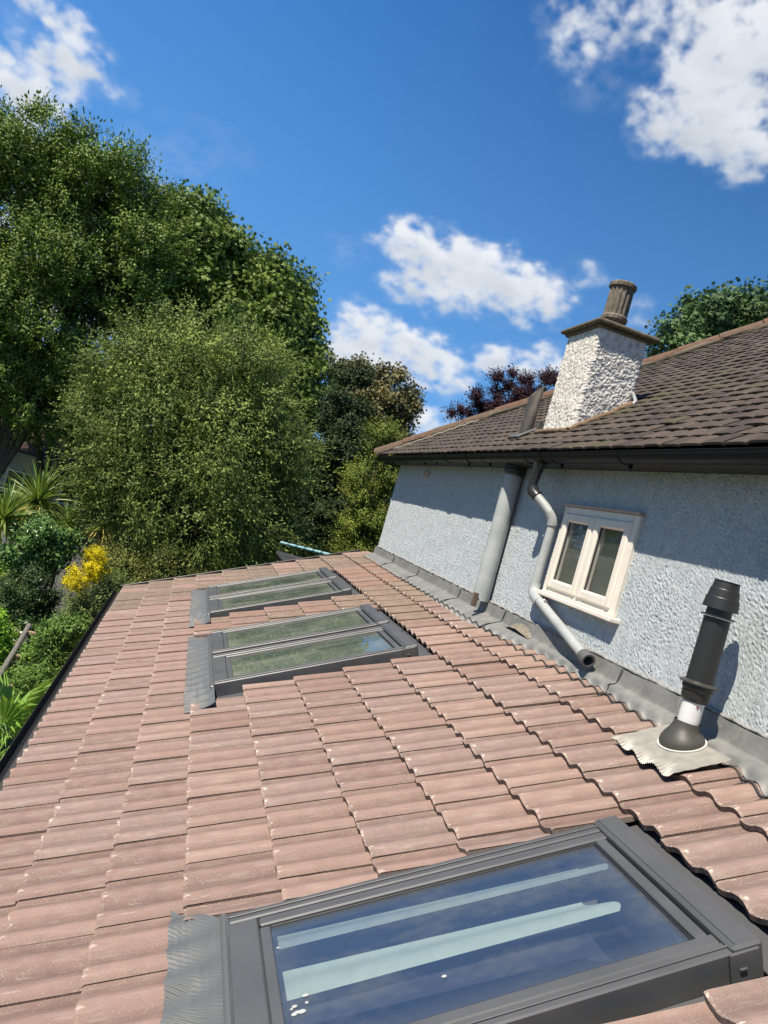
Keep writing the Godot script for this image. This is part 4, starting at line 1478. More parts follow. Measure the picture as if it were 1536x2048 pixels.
	box(st, Vector3(1.185, -0.30, -w1 + 0.046), Vector3(1.20, -0.078, -w0 - 0.046), 0.0, RX)
	part("lining", done(st), lin_m, sky)
	# blind pulled up behind the glass
	if idx > 0:
		st = begin()
		box(st, Vector3(1.21, -0.055, -w1 + 0.06), Vector3(2.47, -0.050, -w0 - 0.06), 0.0, RX)
		part("blind", done(st), mottled(mat(1, 1, 1, 0.9), lin(0.022, 0.028, 0.022), lin(0.055, 0.062, 0.048), 0.01, 640 + idx, 1.2, 256), sky)
	else:
		var mint := mottled(mat(1, 1, 1, 0.7), lin(0.150, 0.210, 0.180), lin(0.205, 0.265, 0.23), 0.02, 660, 2.0, 256)
		var faint := mottled(mat(1, 1, 1, 0.7), lin(0.075, 0.11, 0.105), lin(0.11, 0.15, 0.14), 0.02, 661, 2.0, 256)
		for e in [[-0.447, -0.590, -0.500, -0.600, -0.028, 2.35], [-0.292, -0.372, -0.345, -0.402, -0.012, 2.42]]:
			var fb := func(i: int, j: int) -> Vector3:
				var f := j / 10.0
				var g := i / 10.0
				var wa: float = lerpf(e[0], e[2], f)
				var wb: float = lerpf(e[1], e[3], f)
				var uu: float = lerpf(1.278, e[5] + 0.03 * sin(g * 5.5) * 1.0 - g * 0.06, f)
				return R(uu, e[4] + 0.010 * sin(g * PI * 1.7), lerpf(wb, wa, g))
			part("strip", sheet(10, 10, fb), mint if e[0] < -0.4 else faint, sky)
		var navy := mat(0.002, 0.0035, 0.011, 0.7)
		st = begin()
		box(st, Vector3(1.205, -0.29, -w1 + 0.05), Vector3(2.36, -0.28, -w0 - 0.05), 0.0, RX)
		part("blind", done(st), navy, sky)

func aprons(t: Node3D) -> void:
	var alu := mat(0.088, 0.096, 0.103, 0.55)
	alu.metallic_specular = 0.45
	var n := noise(1.4, 700, 3)
	for g in [[-1.36, 0.0], [2.17, 4.28], [4.69, 6.85]]:
		var a: float = g[0]
		var b: float = g[1]
		var nw := int((b - a) / 0.0022)
		var f := func(i: int, j: int) -> Vector3:
			var s := j / 8.0
			var w := lerpf(a, b - 0.19 * s, i / float(nw))
			var ragged := 0.012 * n.get_noise_2d(w * 6.0, 3.0)
			var u := lerpf(0.925 + ragged, 1.128, s)
			var pl := 0.0024 * sin(TAU * (w + 0.012 * n.get_noise_2d(w * 1.2, u * 5.0) * (0.4 + s)) / 0.0145) * (1.0 - 0.55 * s * s)
			pl += 0.010 * n.get_noise_2d(w * 2.0, u * 4.0) * s
			var base := lerpf(roof_height(0.96 - 0.001, w), 0.004, s * s) + 0.011
			if j == 8: base += 0.006
			return R(u, base + pl + 0.004, w)
		var o := part("apron", sheet(nw, 8, f), alu, t)
		o.set_meta("label", "pleated grey metal apron below roof windows")
		var st := begin()
		box(st, Vector3(1.100, 0.004, -b + 0.16), Vector3(1.128, 0.030, -a - 0.36), 0.008, RX)
		part("apron_fold", done(st), mat(0.085, 0.09, 0.095, 0.45), o)

func lead(t: Node3D) -> void:
	var lm := StandardMaterial3D.new()
	var n1 := noise(0.008, 801, 4)
	var n2 := noise(0.05, 802, 3)
	var f := func(x: int, y: int) -> Color:
		var v := 1.0 + 0.35 * n1.get_noise_2d(x, y) + 0.18 * n2.get_noise_2d(x, y)
		var c := Vector3(0.17, 0.175, 0.172) * v
		var s := clampf((n1.get_noise_2d(x * 1.5 + 700, y * 1.5) - 0.22) * 3.0, 0.0, 1.0)
		c = c.lerp(Vector3(0.27, 0.255, 0.225), s * 0.6)
		return lin(c.x, c.y, c.z)
	lm.albedo_texture = picture(512, 512, f)
	lm.uv1_triplanar = true
	lm.uv1_world_triplanar = true
	lm.uv1_scale = Vector3.ONE * 0.9
	lm.roughness = 0.55
	lm.metallic = 0.1
	var lf := node_part("lead_flashing", t)
	lf.set_meta("label", "grey lead flashing turned up against the pebbledashed wall")
	var edge := [[-2.4, 3.24], [-0.2, 3.23], [0.06, 3.29], [0.56, 3.26], [1.2, 3.29], [2.0, 3.30], [2.6, 3.22], [3.2, 3.16], [4.2, 3.19], [6.0, 3.22], [7.6, 3.25], [8.1, 3.25]]
	var at := func(w: float) -> float:
		for k in edge.size() - 1:
			if w <= edge[k + 1][0]:
				return lerpf(edge[k][1], edge[k + 1][1], clampf((w - edge[k][0]) / (edge[k + 1][0] - edge[k][0]), 0, 1))
		return 3.25
	var ns := noise(2.2, 810, 3)
	var cuts := [-2.4, -0.55, 1.25, 2.98, 4.05, 5.45, 6.55, 7.55]
	for k in cuts.size() - 1:
		var a: float = cuts[k] - (0.09 if k > 0 else 0.0)
		var b: float = cuts[k + 1]
		var nw := int((b - a) / 0.0125)
		var g := func(i: int, j: int) -> Vector3:
			var w := lerpf(a, b, i / float(nw))
			var lap := 0.007 * smoothstep(a + 0.12, a, w) if k > 0 else 0.0
			lap += 0.003
			var e: float = at.call(w) + 0.006 * ns.get_noise_2d(w * 3.0, 8.0)
			var crease := 3.392
			if j <= 8:
				var s := j / 8.0
				var u := lerpf(e, crease - 0.025, s)
				var h := lerpf(roof_height(e, w) + 0.004, 0.012, smoothstep(0.0, 0.55, s))
				h += 0.004 * ns.get_noise_2d(w * 1.5, u * 6.0) * (0.3 + s)
				return R(u, h + lap, w)
			var s2 := (j - 8) / 6.0
			var base := R(crease - 0.025, 0.012 + lap, w)
			var foot := R(crease, 0.0, w)
			var top := Vector3(XW - 0.022 - lap * 0.6, foot.y + 0.10 + 0.008 * ns.get_noise_2d(w * 2.0, 1.0), base.z)
			var mid := Vector3(XW - 0.030 - lap * 0.6, base.y + 0.022, base.z)
			return base.lerp(mid, s2 * 3.0) if s2 <= 0.34 else mid.lerp(top, (s2 - 0.333) / 0.667)
		part("lead_sheet", sheet(nw, 14, g), lm, lf)
	# lapped joints show as a dark curved line
	for k in range(1, cuts.size() - 1):
		var w: float = cuts[k] - 0.09
		var st := begin()
		var p := []
		var rr := []
		for i in 12:
			var s := i / 11.0
			if s < 0.55:
				p.append(R(lerpf(at.call(w) + 0.02, 3.37, s / 0.55), 0.018 + 0.004 * sin(s * 9.0), w - 0.006 + 0.012 * sin(s * 5.0)))
			else:
				var q := (s - 0.55) / 0.45
				var b0 := R(3.37, 0.018, w - 0.004)
				p.append(Vector3(lerpf(b0.x, XW - 0.034, minf(1.0, q * 2.0)), lerpf(b0.y, b0.y + 0.09, q), b0.z + 0.02 * q))
			rr.append(0.0028)
		tube(st, p, rr, 5)
		part("lap_edge", done(st), mat(0.03, 0.03, 0.03, 0.7), lf)
	# mortar pointing along the top
	var st := begin()
	var mp := []
	var mr := []
	for i in 170:
		var w := lerpf(-2.3, 7.5, i / 169.0)
		var b := R(3.392, 0.0, w)
		mp.append(Vector3(XW - 0.008, b.y + 0.108 + 0.010 * ns.get_noise_2d(w * 5.0, 30.0), b.z))
		mr.append(0.011 + 0.007 * ns.get_noise_2d(w * 7.0, 60.0))
	tube(st, mp, mr, 6)
	part("mortar_line", done(st), mottled(mat(1, 1, 1, 0.95), lin(0.13, 0.125, 0.12), lin(0.40, 0.40, 0.40), 0.04, 820, 3.0, 256), lf)
	# dark filler comb that follows the tiles under the lead
	st = begin()
	mp = []
	mr = []
	for i in 420:
		var w := lerpf(-1.8, 7.4, i / 419.0)
		var u := 3.205 + 0.008 * ns.get_noise_2d(w * 2.0, 90.0)
		if w < 2.3: u = minf(u + 0.055 * smoothstep(2.3, 1.0, w), at.call(w) - 0.018)
		mp.append(R(u, roof_height(u, w) + (0.018 if u > at.call(w) - 0.01 else 0.009), w))
		mr.append(0.0065)
	tube(st, mp, mr, 5)
	for k in range(-11, 50):
		var w := k * 0.15 + 0.085
		var u := 3.205
		if w < 2.3: u = minf(u + 0.055 * smoothstep(2.3, 1.0, w), at.call(w) - 0.018)
		var p := []
		for i in 4:
			var uu := u - i * 0.022
			p.append(R(uu, roof_height(uu, w) + 0.004, w - i * 0.004))
		tube(st, p, [0.0065, 0.006, 0.005, 0.003], 4)
	var comb := part("filler_comb", done(st), mat(0.035, 0.032, 0.032, 0.7), lf)
	# crumpled repair of lead and cement where the pipes come down
	var patch := mottled(mat(1, 1, 1, 0.9), lin(0.10, 0.09, 0.07), lin(0.26, 0.23, 0.19), 0.03, 830, 3.0, 256)
	for q in [[2.52, 0.20, 0.025]]:
		var pf := func(i: int, j: int) -> Vector3:
			var w: float = q[0] + q[1] * (i / 10.0 - 0.5) * 2.0
			var s := j / 6.0
			var sl: float = 1.0 - pow(absf(i / 10.0 - 0.5) * 2.0, 2.0)
			var p := R(lerpf(3.33, 3.392, s), 0.020 + 0.012 * sl, w)
			p.x = minf(p.x, XW - 0.02)
			if j > 3: p.y += q[2] * sl * (s - 0.5) * 2.0
			return p + Vector3(-0.012, 0.012, 0) * sl + Vector3(0, 0.006 * ns.get_noise_2d(w * 20.0, s * 9.0), 0)
		part("cement_patch", sheet(10, 6, pf), patch, lf)

# ---------------------------------------------------------------- boiler flue

func flue() -> void:
	var t := thing("boiler_flue", "black boiler flue terminal with louvred top on a metal roof plate", "flue")
	var u0 := 3.195
	var w0 := 0.29
	var b := R(u0, 0.02, w0)
	# plate: metal sheet with a pleated lower edge
	var metal := mottled(mat(1, 1, 1, 0.45, 0.25), lin(0.24, 0.24, 0.225), lin(0.38, 0.36, 0.32), 0.02, 901, 3.0, 256)
	var ns := noise(2.0, 902, 3)
	var nw := 220
	var f := func(i: int, j: int) -> Vector3:
		var g := i / float(nw)
		var w := lerpf(0.05, 0.51, g)
		var s := j / 12.0
		var u := lerpf(2.965 + 0.02 * sin(g * 11.0) * 0.4, 3.275, s)
		var h := lerpf(roof_height(3.03, w) * 1.0 + 0.014, 0.016, smoothstep(0.0, 0.45, s))
		h += 0.0035 * sin(g * TAU * 34.0) * smoothstep(0.28, 0.0, s)
		h += 0.005 * ns.get_noise_2d(w * 6.0, u * 6.0)
		if j == 0: h -= 0.006
		return R(u, h + 0.004, w)
	part("roof_plate", sheet(nw, 12, f), metal, t)
	var st := begin()
	lathe(st, [Vector2(0.106, 0.0), Vector2(0.108, 0.012), Vector2(0.09, 0.014)], 36, RX * Transform3D(Basis(), Vector3(u0, 0.016, -w0)))
	part("base_ring", done(st), mat(0.5, 0.5, 0.48, 0.4), t)
	var rubber := mat(0.048, 0.048, 0.043, 0.5)
	st = begin()
	var xb := Transform3D(Basis(), b)
	# boot: from a tilted ring up to an upright collar
	var ring := []
	var prof := [[0.100, 0.014, 0.0], [0.100, 0.030, 0.05], [0.094, 0.044, 0.12], [0.080, 0.060, 0.3], [0.066, 0.074, 0.6], [0.060, 0.088, 0.9], [0.0605, 0.105, 1.0]]
	for q in prof:
		var rg := []
		for k in 36:
			var a := TAU * k / 36
			var tilted: Vector3 = RX.basis * Vector3(cos(a) * q[0], q[1] - 0.01, -sin(a) * q[0])
			var flat := Vector3(cos(a) * q[0], q[1], -sin(a) * q[0])
			rg.append(b + tilted.lerp(flat, q[2]))
		ring.append(rg)
	st.set_smooth_group(1)
	for i in ring.size() - 1:
		for k in 36:
			quad(st, ring[i][k], ring[i][(k + 1) % 36], ring[i + 1][(k + 1) % 36], ring[i + 1][k])
	part("boot", done(st), rubber, t)
	var up := func(y: float) -> float: return y - b.y
	st = begin()
	lathe(st, [Vector2(0.0485, 0.06), Vector2(0.0485, 0.205)], 32, xb)
	part("white_pipe", done(st), mat(0.60, 0.61, 0.62, 0.3), t)
	part("screw", box_mesh(Vector3(-0.004, -0.004, -0.004), Vector3(0.004, 0.004, 0.004), 0.001), mat(0.25, 0.08, 0.04, 0.8), t, Transform3D(Basis(), b + Vector3(-0.012, 0.185, 0.0475)))
	var black := mat(0.018, 0.0185, 0.019, 0.42)
	st = begin()
	lathe(st, [Vector2(0.050, 0.20), Vector2(0.062, 0.215), Vector2(0.064, 0.25), Vector2(0.070, 0.262), Vector2(0.070, 0.285), Vector2(0.066, 0.292)], 32, xb)
	part("socket", done(st), black, t)
	st = begin()
	lathe(st, [Vector2(0.066, 0.288), Vector2(0.086, 0.281), Vector2(0.087, 0.286), Vector2(0.064, 0.297)], 36, xb)
	part("collar", done(st), mat(0.04, 0.04, 0.036, 0.4), t)
	st = begin()
	lathe(st, [Vector2(0.0615, 0.29), Vector2(0.0585, 0.595)], 32, xb)
	part("tube", done(st), black, t)
	# terminal: wire ring, gap, then three stepped louvres
	st = begin()
	lathe(st, [Vector2(0.056, 0.598), Vector2(0.076, 0.600), Vector2(0.076, 0.605), Vector2(0.056, 0.607)], 32, xb)
	part("louvre", done(st), black, t)
	st = begin()
	lathe(st, [Vector2(0.056, 0.60), Vector2(0.056, 0.66)], 28, xb)
	part("inner_tube", done(st), black, t)
	var y := 0.640
	var rs := [[0.079, 0.073, 0.062], [0.070, 0.064, 0.055], [0.061, 0.055, 0.03]]
	var hs := [0.050, 0.040, 0.036]
	for k in 3:
		st = begin()
		lathe(st, [Vector2(rs[k][0] - 0.012, y + 0.008), Vector2(rs[k][0], y - 0.004), Vector2(rs[k][1], y + hs[k] - 0.003), Vector2(rs[k][1] - 0.002, y + hs[k]), Vector2(rs[k][2], y + hs[k] + 0.001)], 32, xb)
		part("louvre", done(st), black, t)
		y += hs[k]
	st = begin()
	lathe(st, [Vector2(0.058, y - 0.001), Vector2(0.0575, y + 0.002), Vector2(0.0, y + 0.003)], 32, xb)
	part("cap", done(st), black, t)
	rebase(t, b)

# ---------------------------------------------------------------- things beyond the roof

func neighbours() -> void:
	var t := thing("bungalow", "neighbouring white bungalow half hidden under trees beyond the palms", "house")
	var white := mottled(mat(1, 1, 1, 0.9), lin(0.34, 0.33, 0.32), lin(0.44, 0.43, 0.41), 0.01, 951, 0.6, 256)
	var brick := mottled(mat(1, 1, 1, 0.9), lin(0.09, 0.05, 0.035), lin(0.17, 0.10, 0.07), 0.05, 952, 1.0, 256)
	var a := -12.0
	var b := -1.6
	var z := -27.0
	part("wall", box_mesh(Vector3(a, GROUND - 0.2, z - 5.0), Vector3(b, -2.75, z), 0.0), brick, t)
	part("upper_wall", box_mesh(Vector3(a + 0.01, -2.749, z - 4.99), Vector3(b - 0.01, -1.35, z - 0.01), 0.0), white, t)
	var st := begin()
	var e := -1.35
	quad(st, Vector3(a - 0.3, e, z + 0.35), Vector3(b + 0.3, e, z + 0.35), Vector3(b - 1.6, e + 1.9, z - 2.5), Vector3(a + 1.6, e + 1.9, z - 2.5))
	quad(st, Vector3(b + 0.3, e, z - 5.35), Vector3(a - 0.3, e, z - 5.35), Vector3(a + 1.6, e + 1.9, z - 2.5), Vector3(b - 1.6, e + 1.9, z - 2.5))
	tri(st, Vector3(b + 0.3, e, z + 0.35), Vector3(b + 0.3, e, z - 5.35), Vector3(b - 1.6, e + 1.9, z - 2.5))
	tri(st, Vector3(a - 0.3, e, z - 5.35), Vector3(a - 0.3, e, z + 0.35), Vector3(a + 1.6, e + 1.9, z - 2.5))
	quad(st, Vector3(a - 0.3, e, z - 5.35), Vector3(b + 0.3, e, z - 5.35), Vector3(b + 0.3, e, z + 0.35), Vector3(a - 0.3, e, z + 0.35))
	part("roof", done(st), mottled(mat(1, 1, 1, 0.9), lin(0.05, 0.032, 0.026), lin(0.10, 0.06, 0.048), 0.03, 953, 1.0, 256), t)
	var fr := mat(0.7, 0.7, 0.68, 0.5)
	var gl := mat(0.03, 0.035, 0.04, 0.06)
	for w in [[-5.75, 1.1], [-4.05, 1.15], [-2.75, 0.9], [-8.2, 1.2]]:
		var x: float = w[0]
		var l: float = w[1]
		var s := begin()
		for q in [[x, x + 0.06], [x + l / 2 - 0.03, x + l / 2 + 0.03], [x + l - 0.06, x + l]]:
			box(s, Vector3(q[0], -2.65, z - 0.008), Vector3(q[1], -1.95, z + 0.04), 0.004)
		for q in [[-2.65, -2.59], [-2.01, -1.95]]:
			box(s, Vector3(x + 0.061, q[0], z - 0.007), Vector3(x + l / 2 - 0.031, q[1], z + 0.035), 0.004)
			box(s, Vector3(x + l / 2 + 0.031, q[0], z - 0.007), Vector3(x + l - 0.061, q[1], z + 0.035), 0.004)
		var wd := part("window", done(s), fr, t)
		part("pane", box_mesh(Vector3(x + 0.03, -2.62, z - 0.006), Vector3(x + l - 0.03, -1.98, z + 0.012), 0.0), gl, wd)
		part("sill", box_mesh(Vector3(x - 0.05, -2.70, z - 0.005), Vector3(x + l + 0.05, -2.655, z + 0.09), 0.004), mat(0.4, 0.27, 0.18, 0.8), wd)
	rebase(t, Vector3(-6.8, GROUND, z - 2.5))
	# board fence in the shade
	var fence := thing("fence", "grey close-boarded fence in shade behind the yellow shrub", "fence")
	var boards := []
	for k in 3:
		boards.append(mottled(mat(1, 1, 1, 0.9), lin(0.15, 0.16, 0.16), lin(0.26, 0.265, 0.26), 0.02, 960 + k, 1.5, 256))
	for k in 44:
		var x := -5.6 + k * 0.152
		part("board", box_mesh(Vector3(x, GROUND - 0.1, -18.02 - 0.01 * (k % 2)), Vector3(x + 0.145, -2.55 + rng.randf_range(-0.02, 0.02), -18.0 - 0.01 * (k % 2)), 0.003), boards[k % 3], fence)
	part("rail", box_mesh(Vector3(-5.6, -3.0, -18.09), Vector3(1.1, -2.92, -18.035), 0.004), boards[0], fence)
	rebase(fence, Vector3(-2.2, GROUND, -18.0))
	# the turquoise pole beyond the far end of the roof
	var pole := thing("pole", "turquoise painted pole slanting behind the far end of the tiled roof", "pole")
	var st2 := begin()
	var p0 := Vector3(1.57, -0.945, -12.5)
	var p1 := Vector3(2.66, -0.875, -11.80)
	tube(st2, [p0, p1], [0.023, 0.023], 12)
	part("shaft", done(st2), mottled(mat(1, 1, 1, 0.5), lin(0.12, 0.27, 0.31), lin(0.24, 0.42, 0.46), 0.05, 970, 4.0, 256), pole)
	for k in 7:
		st2 = begin()
		var q := p0.lerp(p1, 0.1 + k * 0.115)
		tube(st2, [q, q + (p1 - p0).normalized() * 0.045], [0.024, 0.024], 12)
		part("band", done(st2), mat(0.05, 0.14, 0.17, 0.6), pole)
	st2 = begin()
	tube(st2, [Vector3(2.62, -0.90, -11.83), Vector3(2.62, GROUND, -11.83)], [0.03, 0.03], 8)
	part("post", done(st2), mat(0.05, 0.05, 0.05, 0.7), pole)
	rebase(pole, Vector3(2.0, GROUND, -12.2))
	# dark box added to stand for the shaded area past the roof end
	var shade_box := thing("shade_box", "low dark box added for the shaded area beyond the tiled roof", "shade_box")
	st2 = begin()
	box(st2, Vector3(1.62, -1.20, -13.2), Vector3(2.55, -1.15, -11.3), 0.01)
	part("roof", done(st2), mat(0.022, 0.025, 0.03, 0.9), shade_box)
	part("wall", box_mesh(Vector3(1.67, GROUND - 0.1, -13.1), Vector3(2.5, -1.201, -11.4), 0.005), mat(0.04, 0.03, 0.022, 0.9), shade_box)
	rebase(shade_box, Vector3(1.75, GROUND, -12.5))

func garden() -> void:
	var g := GROUND
	# spiky cordylines
	spike_plant("cordyline", "tall sunlit cordyline palm with the full spiky head, behind the leafy shrub", Vector3(-2.58, -1.55, -15.06), Vector3(-2.75, g, -15.1), 190, 0.67, Vector3.ZERO, 0.06, "cordyline palms")
	spike_plant("cordyline", "cordyline palm cut by the left edge of the photo", Vector3(-2.86, -1.90, -14.1), Vector3(-3.0, g, -14.2), 160, 0.64, Vector3.ZERO, 0.06, "cordyline palms")
	spike_plant("cordyline", "lower yellowing cordyline head right of the tall one", Vector3(-2.10, -1.89, -15.9), Vector3(-2.15, g, -16.0), 80, 0.50, Vector3.ZERO, 0.05, "cordyline palms")
	spike_plant("cordyline", "small cordyline palm in shade by the grey fence", Vector3(-1.60, -1.95, -17.4), Vector3(-1.72, g, -17.5), 90, 0.50, Vector3.ZERO, 0.06, "cordyline palms")
	spike_plant("cordyline", "short spiky clump low between the shrubs at the left edge", Vector3(-2.55, -2.70, -15.0), Vector3(-2.6, g, -15.1), 50, 0.55, Vector3.ZERO, 0.05, "cordyline palms", 0.3)
	fan_palm(Vector3(-1.05, -3.15, -7.5), Vector3(-1.1, g, -7.6))
	plant("shrub", "big-leaved green shrub in front of the cordyline palms", "shrub", "garden shrubs", Vector3(-2.05, g, -13.9),
		[[-2.103,-1.905,-13.913,0.44,0.22],[-1.753,-2.084,-13.826,0.32,0.24],[-2.272,-2.336,-13.954,0.38,0.30]], {"kind": "glossy", "n": 620, "col": Vector3(0.085, 0.165, 0.055), "clumps": 46, "clump": 0.3, "trunk": 0.05, "shine": 0.3, "droop": 0.2, "size": 0.85})
	plant("shrub", "dark small-leaved rounded shrub left of the yellow one", "shrub", "garden shrubs", Vector3(-2.05, g, -13.4),
		[[-2.122,-2.777,-13.401,0.34,0.28],[-1.808,-3.024,-13.323,0.28,0.28],[-2.221,-3.312,-13.425,0.33,0.33],[-1.95,-3.5,-13.3,0.4,0.35]], {"kind": "shrub", "n": 1900, "col": Vector3(0.045, 0.085, 0.035), "clumps": 70, "clump": 0.3, "trunk": 0.05, "size": 0.62, "shine": 0.3})
	plant("shrub", "bright yellow shrub between green ones", "shrub", "garden shrubs", Vector3(-1.2, g, -13.2),
		[[-1.10,-1.90,-12.6,0.10,0.09],[-1.11,-2.05,-12.58,0.12,0.09],[-1.20,-2.22,-12.6,0.17,0.08],[-1.31,-2.37,-12.6,0.14,0.06]], {"kind": "shrub", "n": 460, "col": Vector3(0.60, 0.53, 0.015), "warm": Vector3(1.1, 1.0, 1.0), "glow": Vector3(0.42, 0.38, 0.01), "clumps": 30, "clump": 0.2, "trunk": 0.015, "size": 0.4, "vary": 0.25})
	plant("shrub", "olive green loose shrub against the far end of the gutter", "shrub", "garden shrubs", Vector3(-1.0, g, -12.9),
		[[-0.813,-2.548,-12.871,0.26,0.19],[-0.922,-2.887,-12.898,0.28,0.25],[-0.772,-2.352,-12.861,0.17,0.12],[-1.144,-2.851,-12.953,0.19,0.19],[-1.083,-3.163,-12.937,0.24,0.2]], {"kind": "small", "n": 1700, "col": Vector3(0.135, 0.185, 0.07), "clumps": 70, "clump": 0.35, "trunk": 0.04, "droop": 0.15, "size": 0.7, "shine": 0.35})
	plant("shrub", "light green bushy shrub hugging the gutter above the fan palm", "shrub", "garden shrubs", Vector3(-1.2, g, -10.6),
		[[-1.114,-2.815,-10.576,0.25,0.20],[-1.211,-3.161,-10.600,0.30,0.25],[-1.277,-3.518,-10.616,0.25,0.23],[-0.971,-2.628,-10.541,0.15,0.13],[-1.15,-3.8,-10.5,0.3,0.25]], {"kind": "shrub", "n": 1700, "col": Vector3(0.125, 0.225, 0.055), "clumps": 75, "clump": 0.35, "trunk": 0.05, "size": 0.62, "shine": 0.3})
	plant("shrub", "lime green low plants at the left edge beside the weathered beam", "shrub", "garden shrubs", Vector3(-1.95, g, -11.3),
		[[-1.85,-3.450,-11.259,0.15,0.24],[-2.0,-3.034,-11.298,0.16,0.18],[-2.0,-3.8,-11.2,0.3,0.3]], {"kind": "shrub", "n": 800, "col": Vector3(0.19, 0.36, 0.045), "clumps": 40, "clump": 0.3, "trunk": 0.03, "size": 0.7})
	plant("shrub", "bright lime green shrub behind the dark rounded one, at the left edge", "shrub", "garden shrubs", Vector3(-2.95, g, -16.2),
		[[-2.927,-3.595,-16.176,0.25,0.54],[-3.3,-3.7,-16.3,0.4,0.5]], {"kind": "shrub", "n": 900, "col": Vector3(0.22, 0.40, 0.04), "clumps": 40, "clump": 0.3, "trunk": 0.03, "size": 0.8})
	plant("shrub", "yellow-green bush just past the far edge of the tiled roof", "shrub", "garden shrubs", Vector3(-0.1, g, -14.0),
		[[-0.081,-2.034,-14.030,0.50,0.20],[-0.561,-2.238,-14.148,0.38,0.22],[0.378,-1.919,-13.916,0.24,0.11],[-0.018,-1.777,-14.014,0.06,0.15],[-0.991,-2.203,-14.255,0.30,0.28],[-0.4,-2.7,-14.1,0.7,0.4]], {"kind": "small", "n": 2300, "col": Vector3(0.15, 0.185, 0.055), "clumps": 80, "clump": 0.3, "trunk": 0.05, "size": 0.8, "shine": 0.35})
	# weathered beam with battens
	var t := thing("trellis", "weathered grey timber beam with short battens among the shrubs", "trellis")
	var wood := mottled(mat(1, 1, 1, 0.95), lin(0.07, 0.067, 0.06), lin(0.19, 0.18, 0.165), 0.03, 980, 3.0, 256)
	var tan_m := mat(0.34, 0.25, 0.16, 0.9)
	var a := Vector3(-1.61, -2.84, -11.32)
	var b := Vector3(-1.66, -3.38, -10.2)
	var st := begin()
	tube(st, [a, a.lerp(b, 0.5) + Vector3(0.01, 0.01, 0), b + (b - a) * 0.5], [0.034, 0.038, 0.042], 7)
	part("beam", done(st), wood, t)
	for k in [[0.10, 0.22], [0.50, 0.22], [0.95, 0.2]]:
		var p := a.lerp(b, k[0])
		part("batten", box_mesh(p + Vector3(0.02, -0.03, -0.025), p + Vector3(k[1], 0.005, 0.025), 0.004), tan_m, t)
	for p in [a, b]:
		part("post", box_mesh(Vector3(p.x - 0.04, GROUND - 0.1, p.z - 0.04), Vector3(p.x + 0.04, p.y - 0.02, p.z + 0.04), 0.004), wood, t)
	rebase(t, Vector3(-1.62, GROUND, -10.5))
	# white flower head
	var fl := thing("flower_head", "pale cream flower head beside the weathered beam", "flower")
	st = begin()
	tube(st, [Vector3(-1.90, GROUND, -12.3), Vector3(-1.89, -3.38, -12.32)], [0.012, 0.009], 5)
	part("stem", done(st), palm_mats[0], fl)
	st = begin()
	for k in 46:
		var d := rdir()
		var c := Vector3(-1.89, -3.29, -12.32) + Vector3(d.x * 0.10, d.y * 0.05, d.z * 0.10)
		leaf(st, c, (d + rdir() * 0.4).normalized(), Vector3.UP, 0.075, 0.05, 0.3)
	var pm := mat(0.6, 0.57, 0.46, 0.8)
	pm.cull_mode = BaseMaterial3D.CULL_DISABLED
	part("petals", done(st), pm, fl)
	rebase(fl, Vector3(-1.90, GROUND, -12.3))

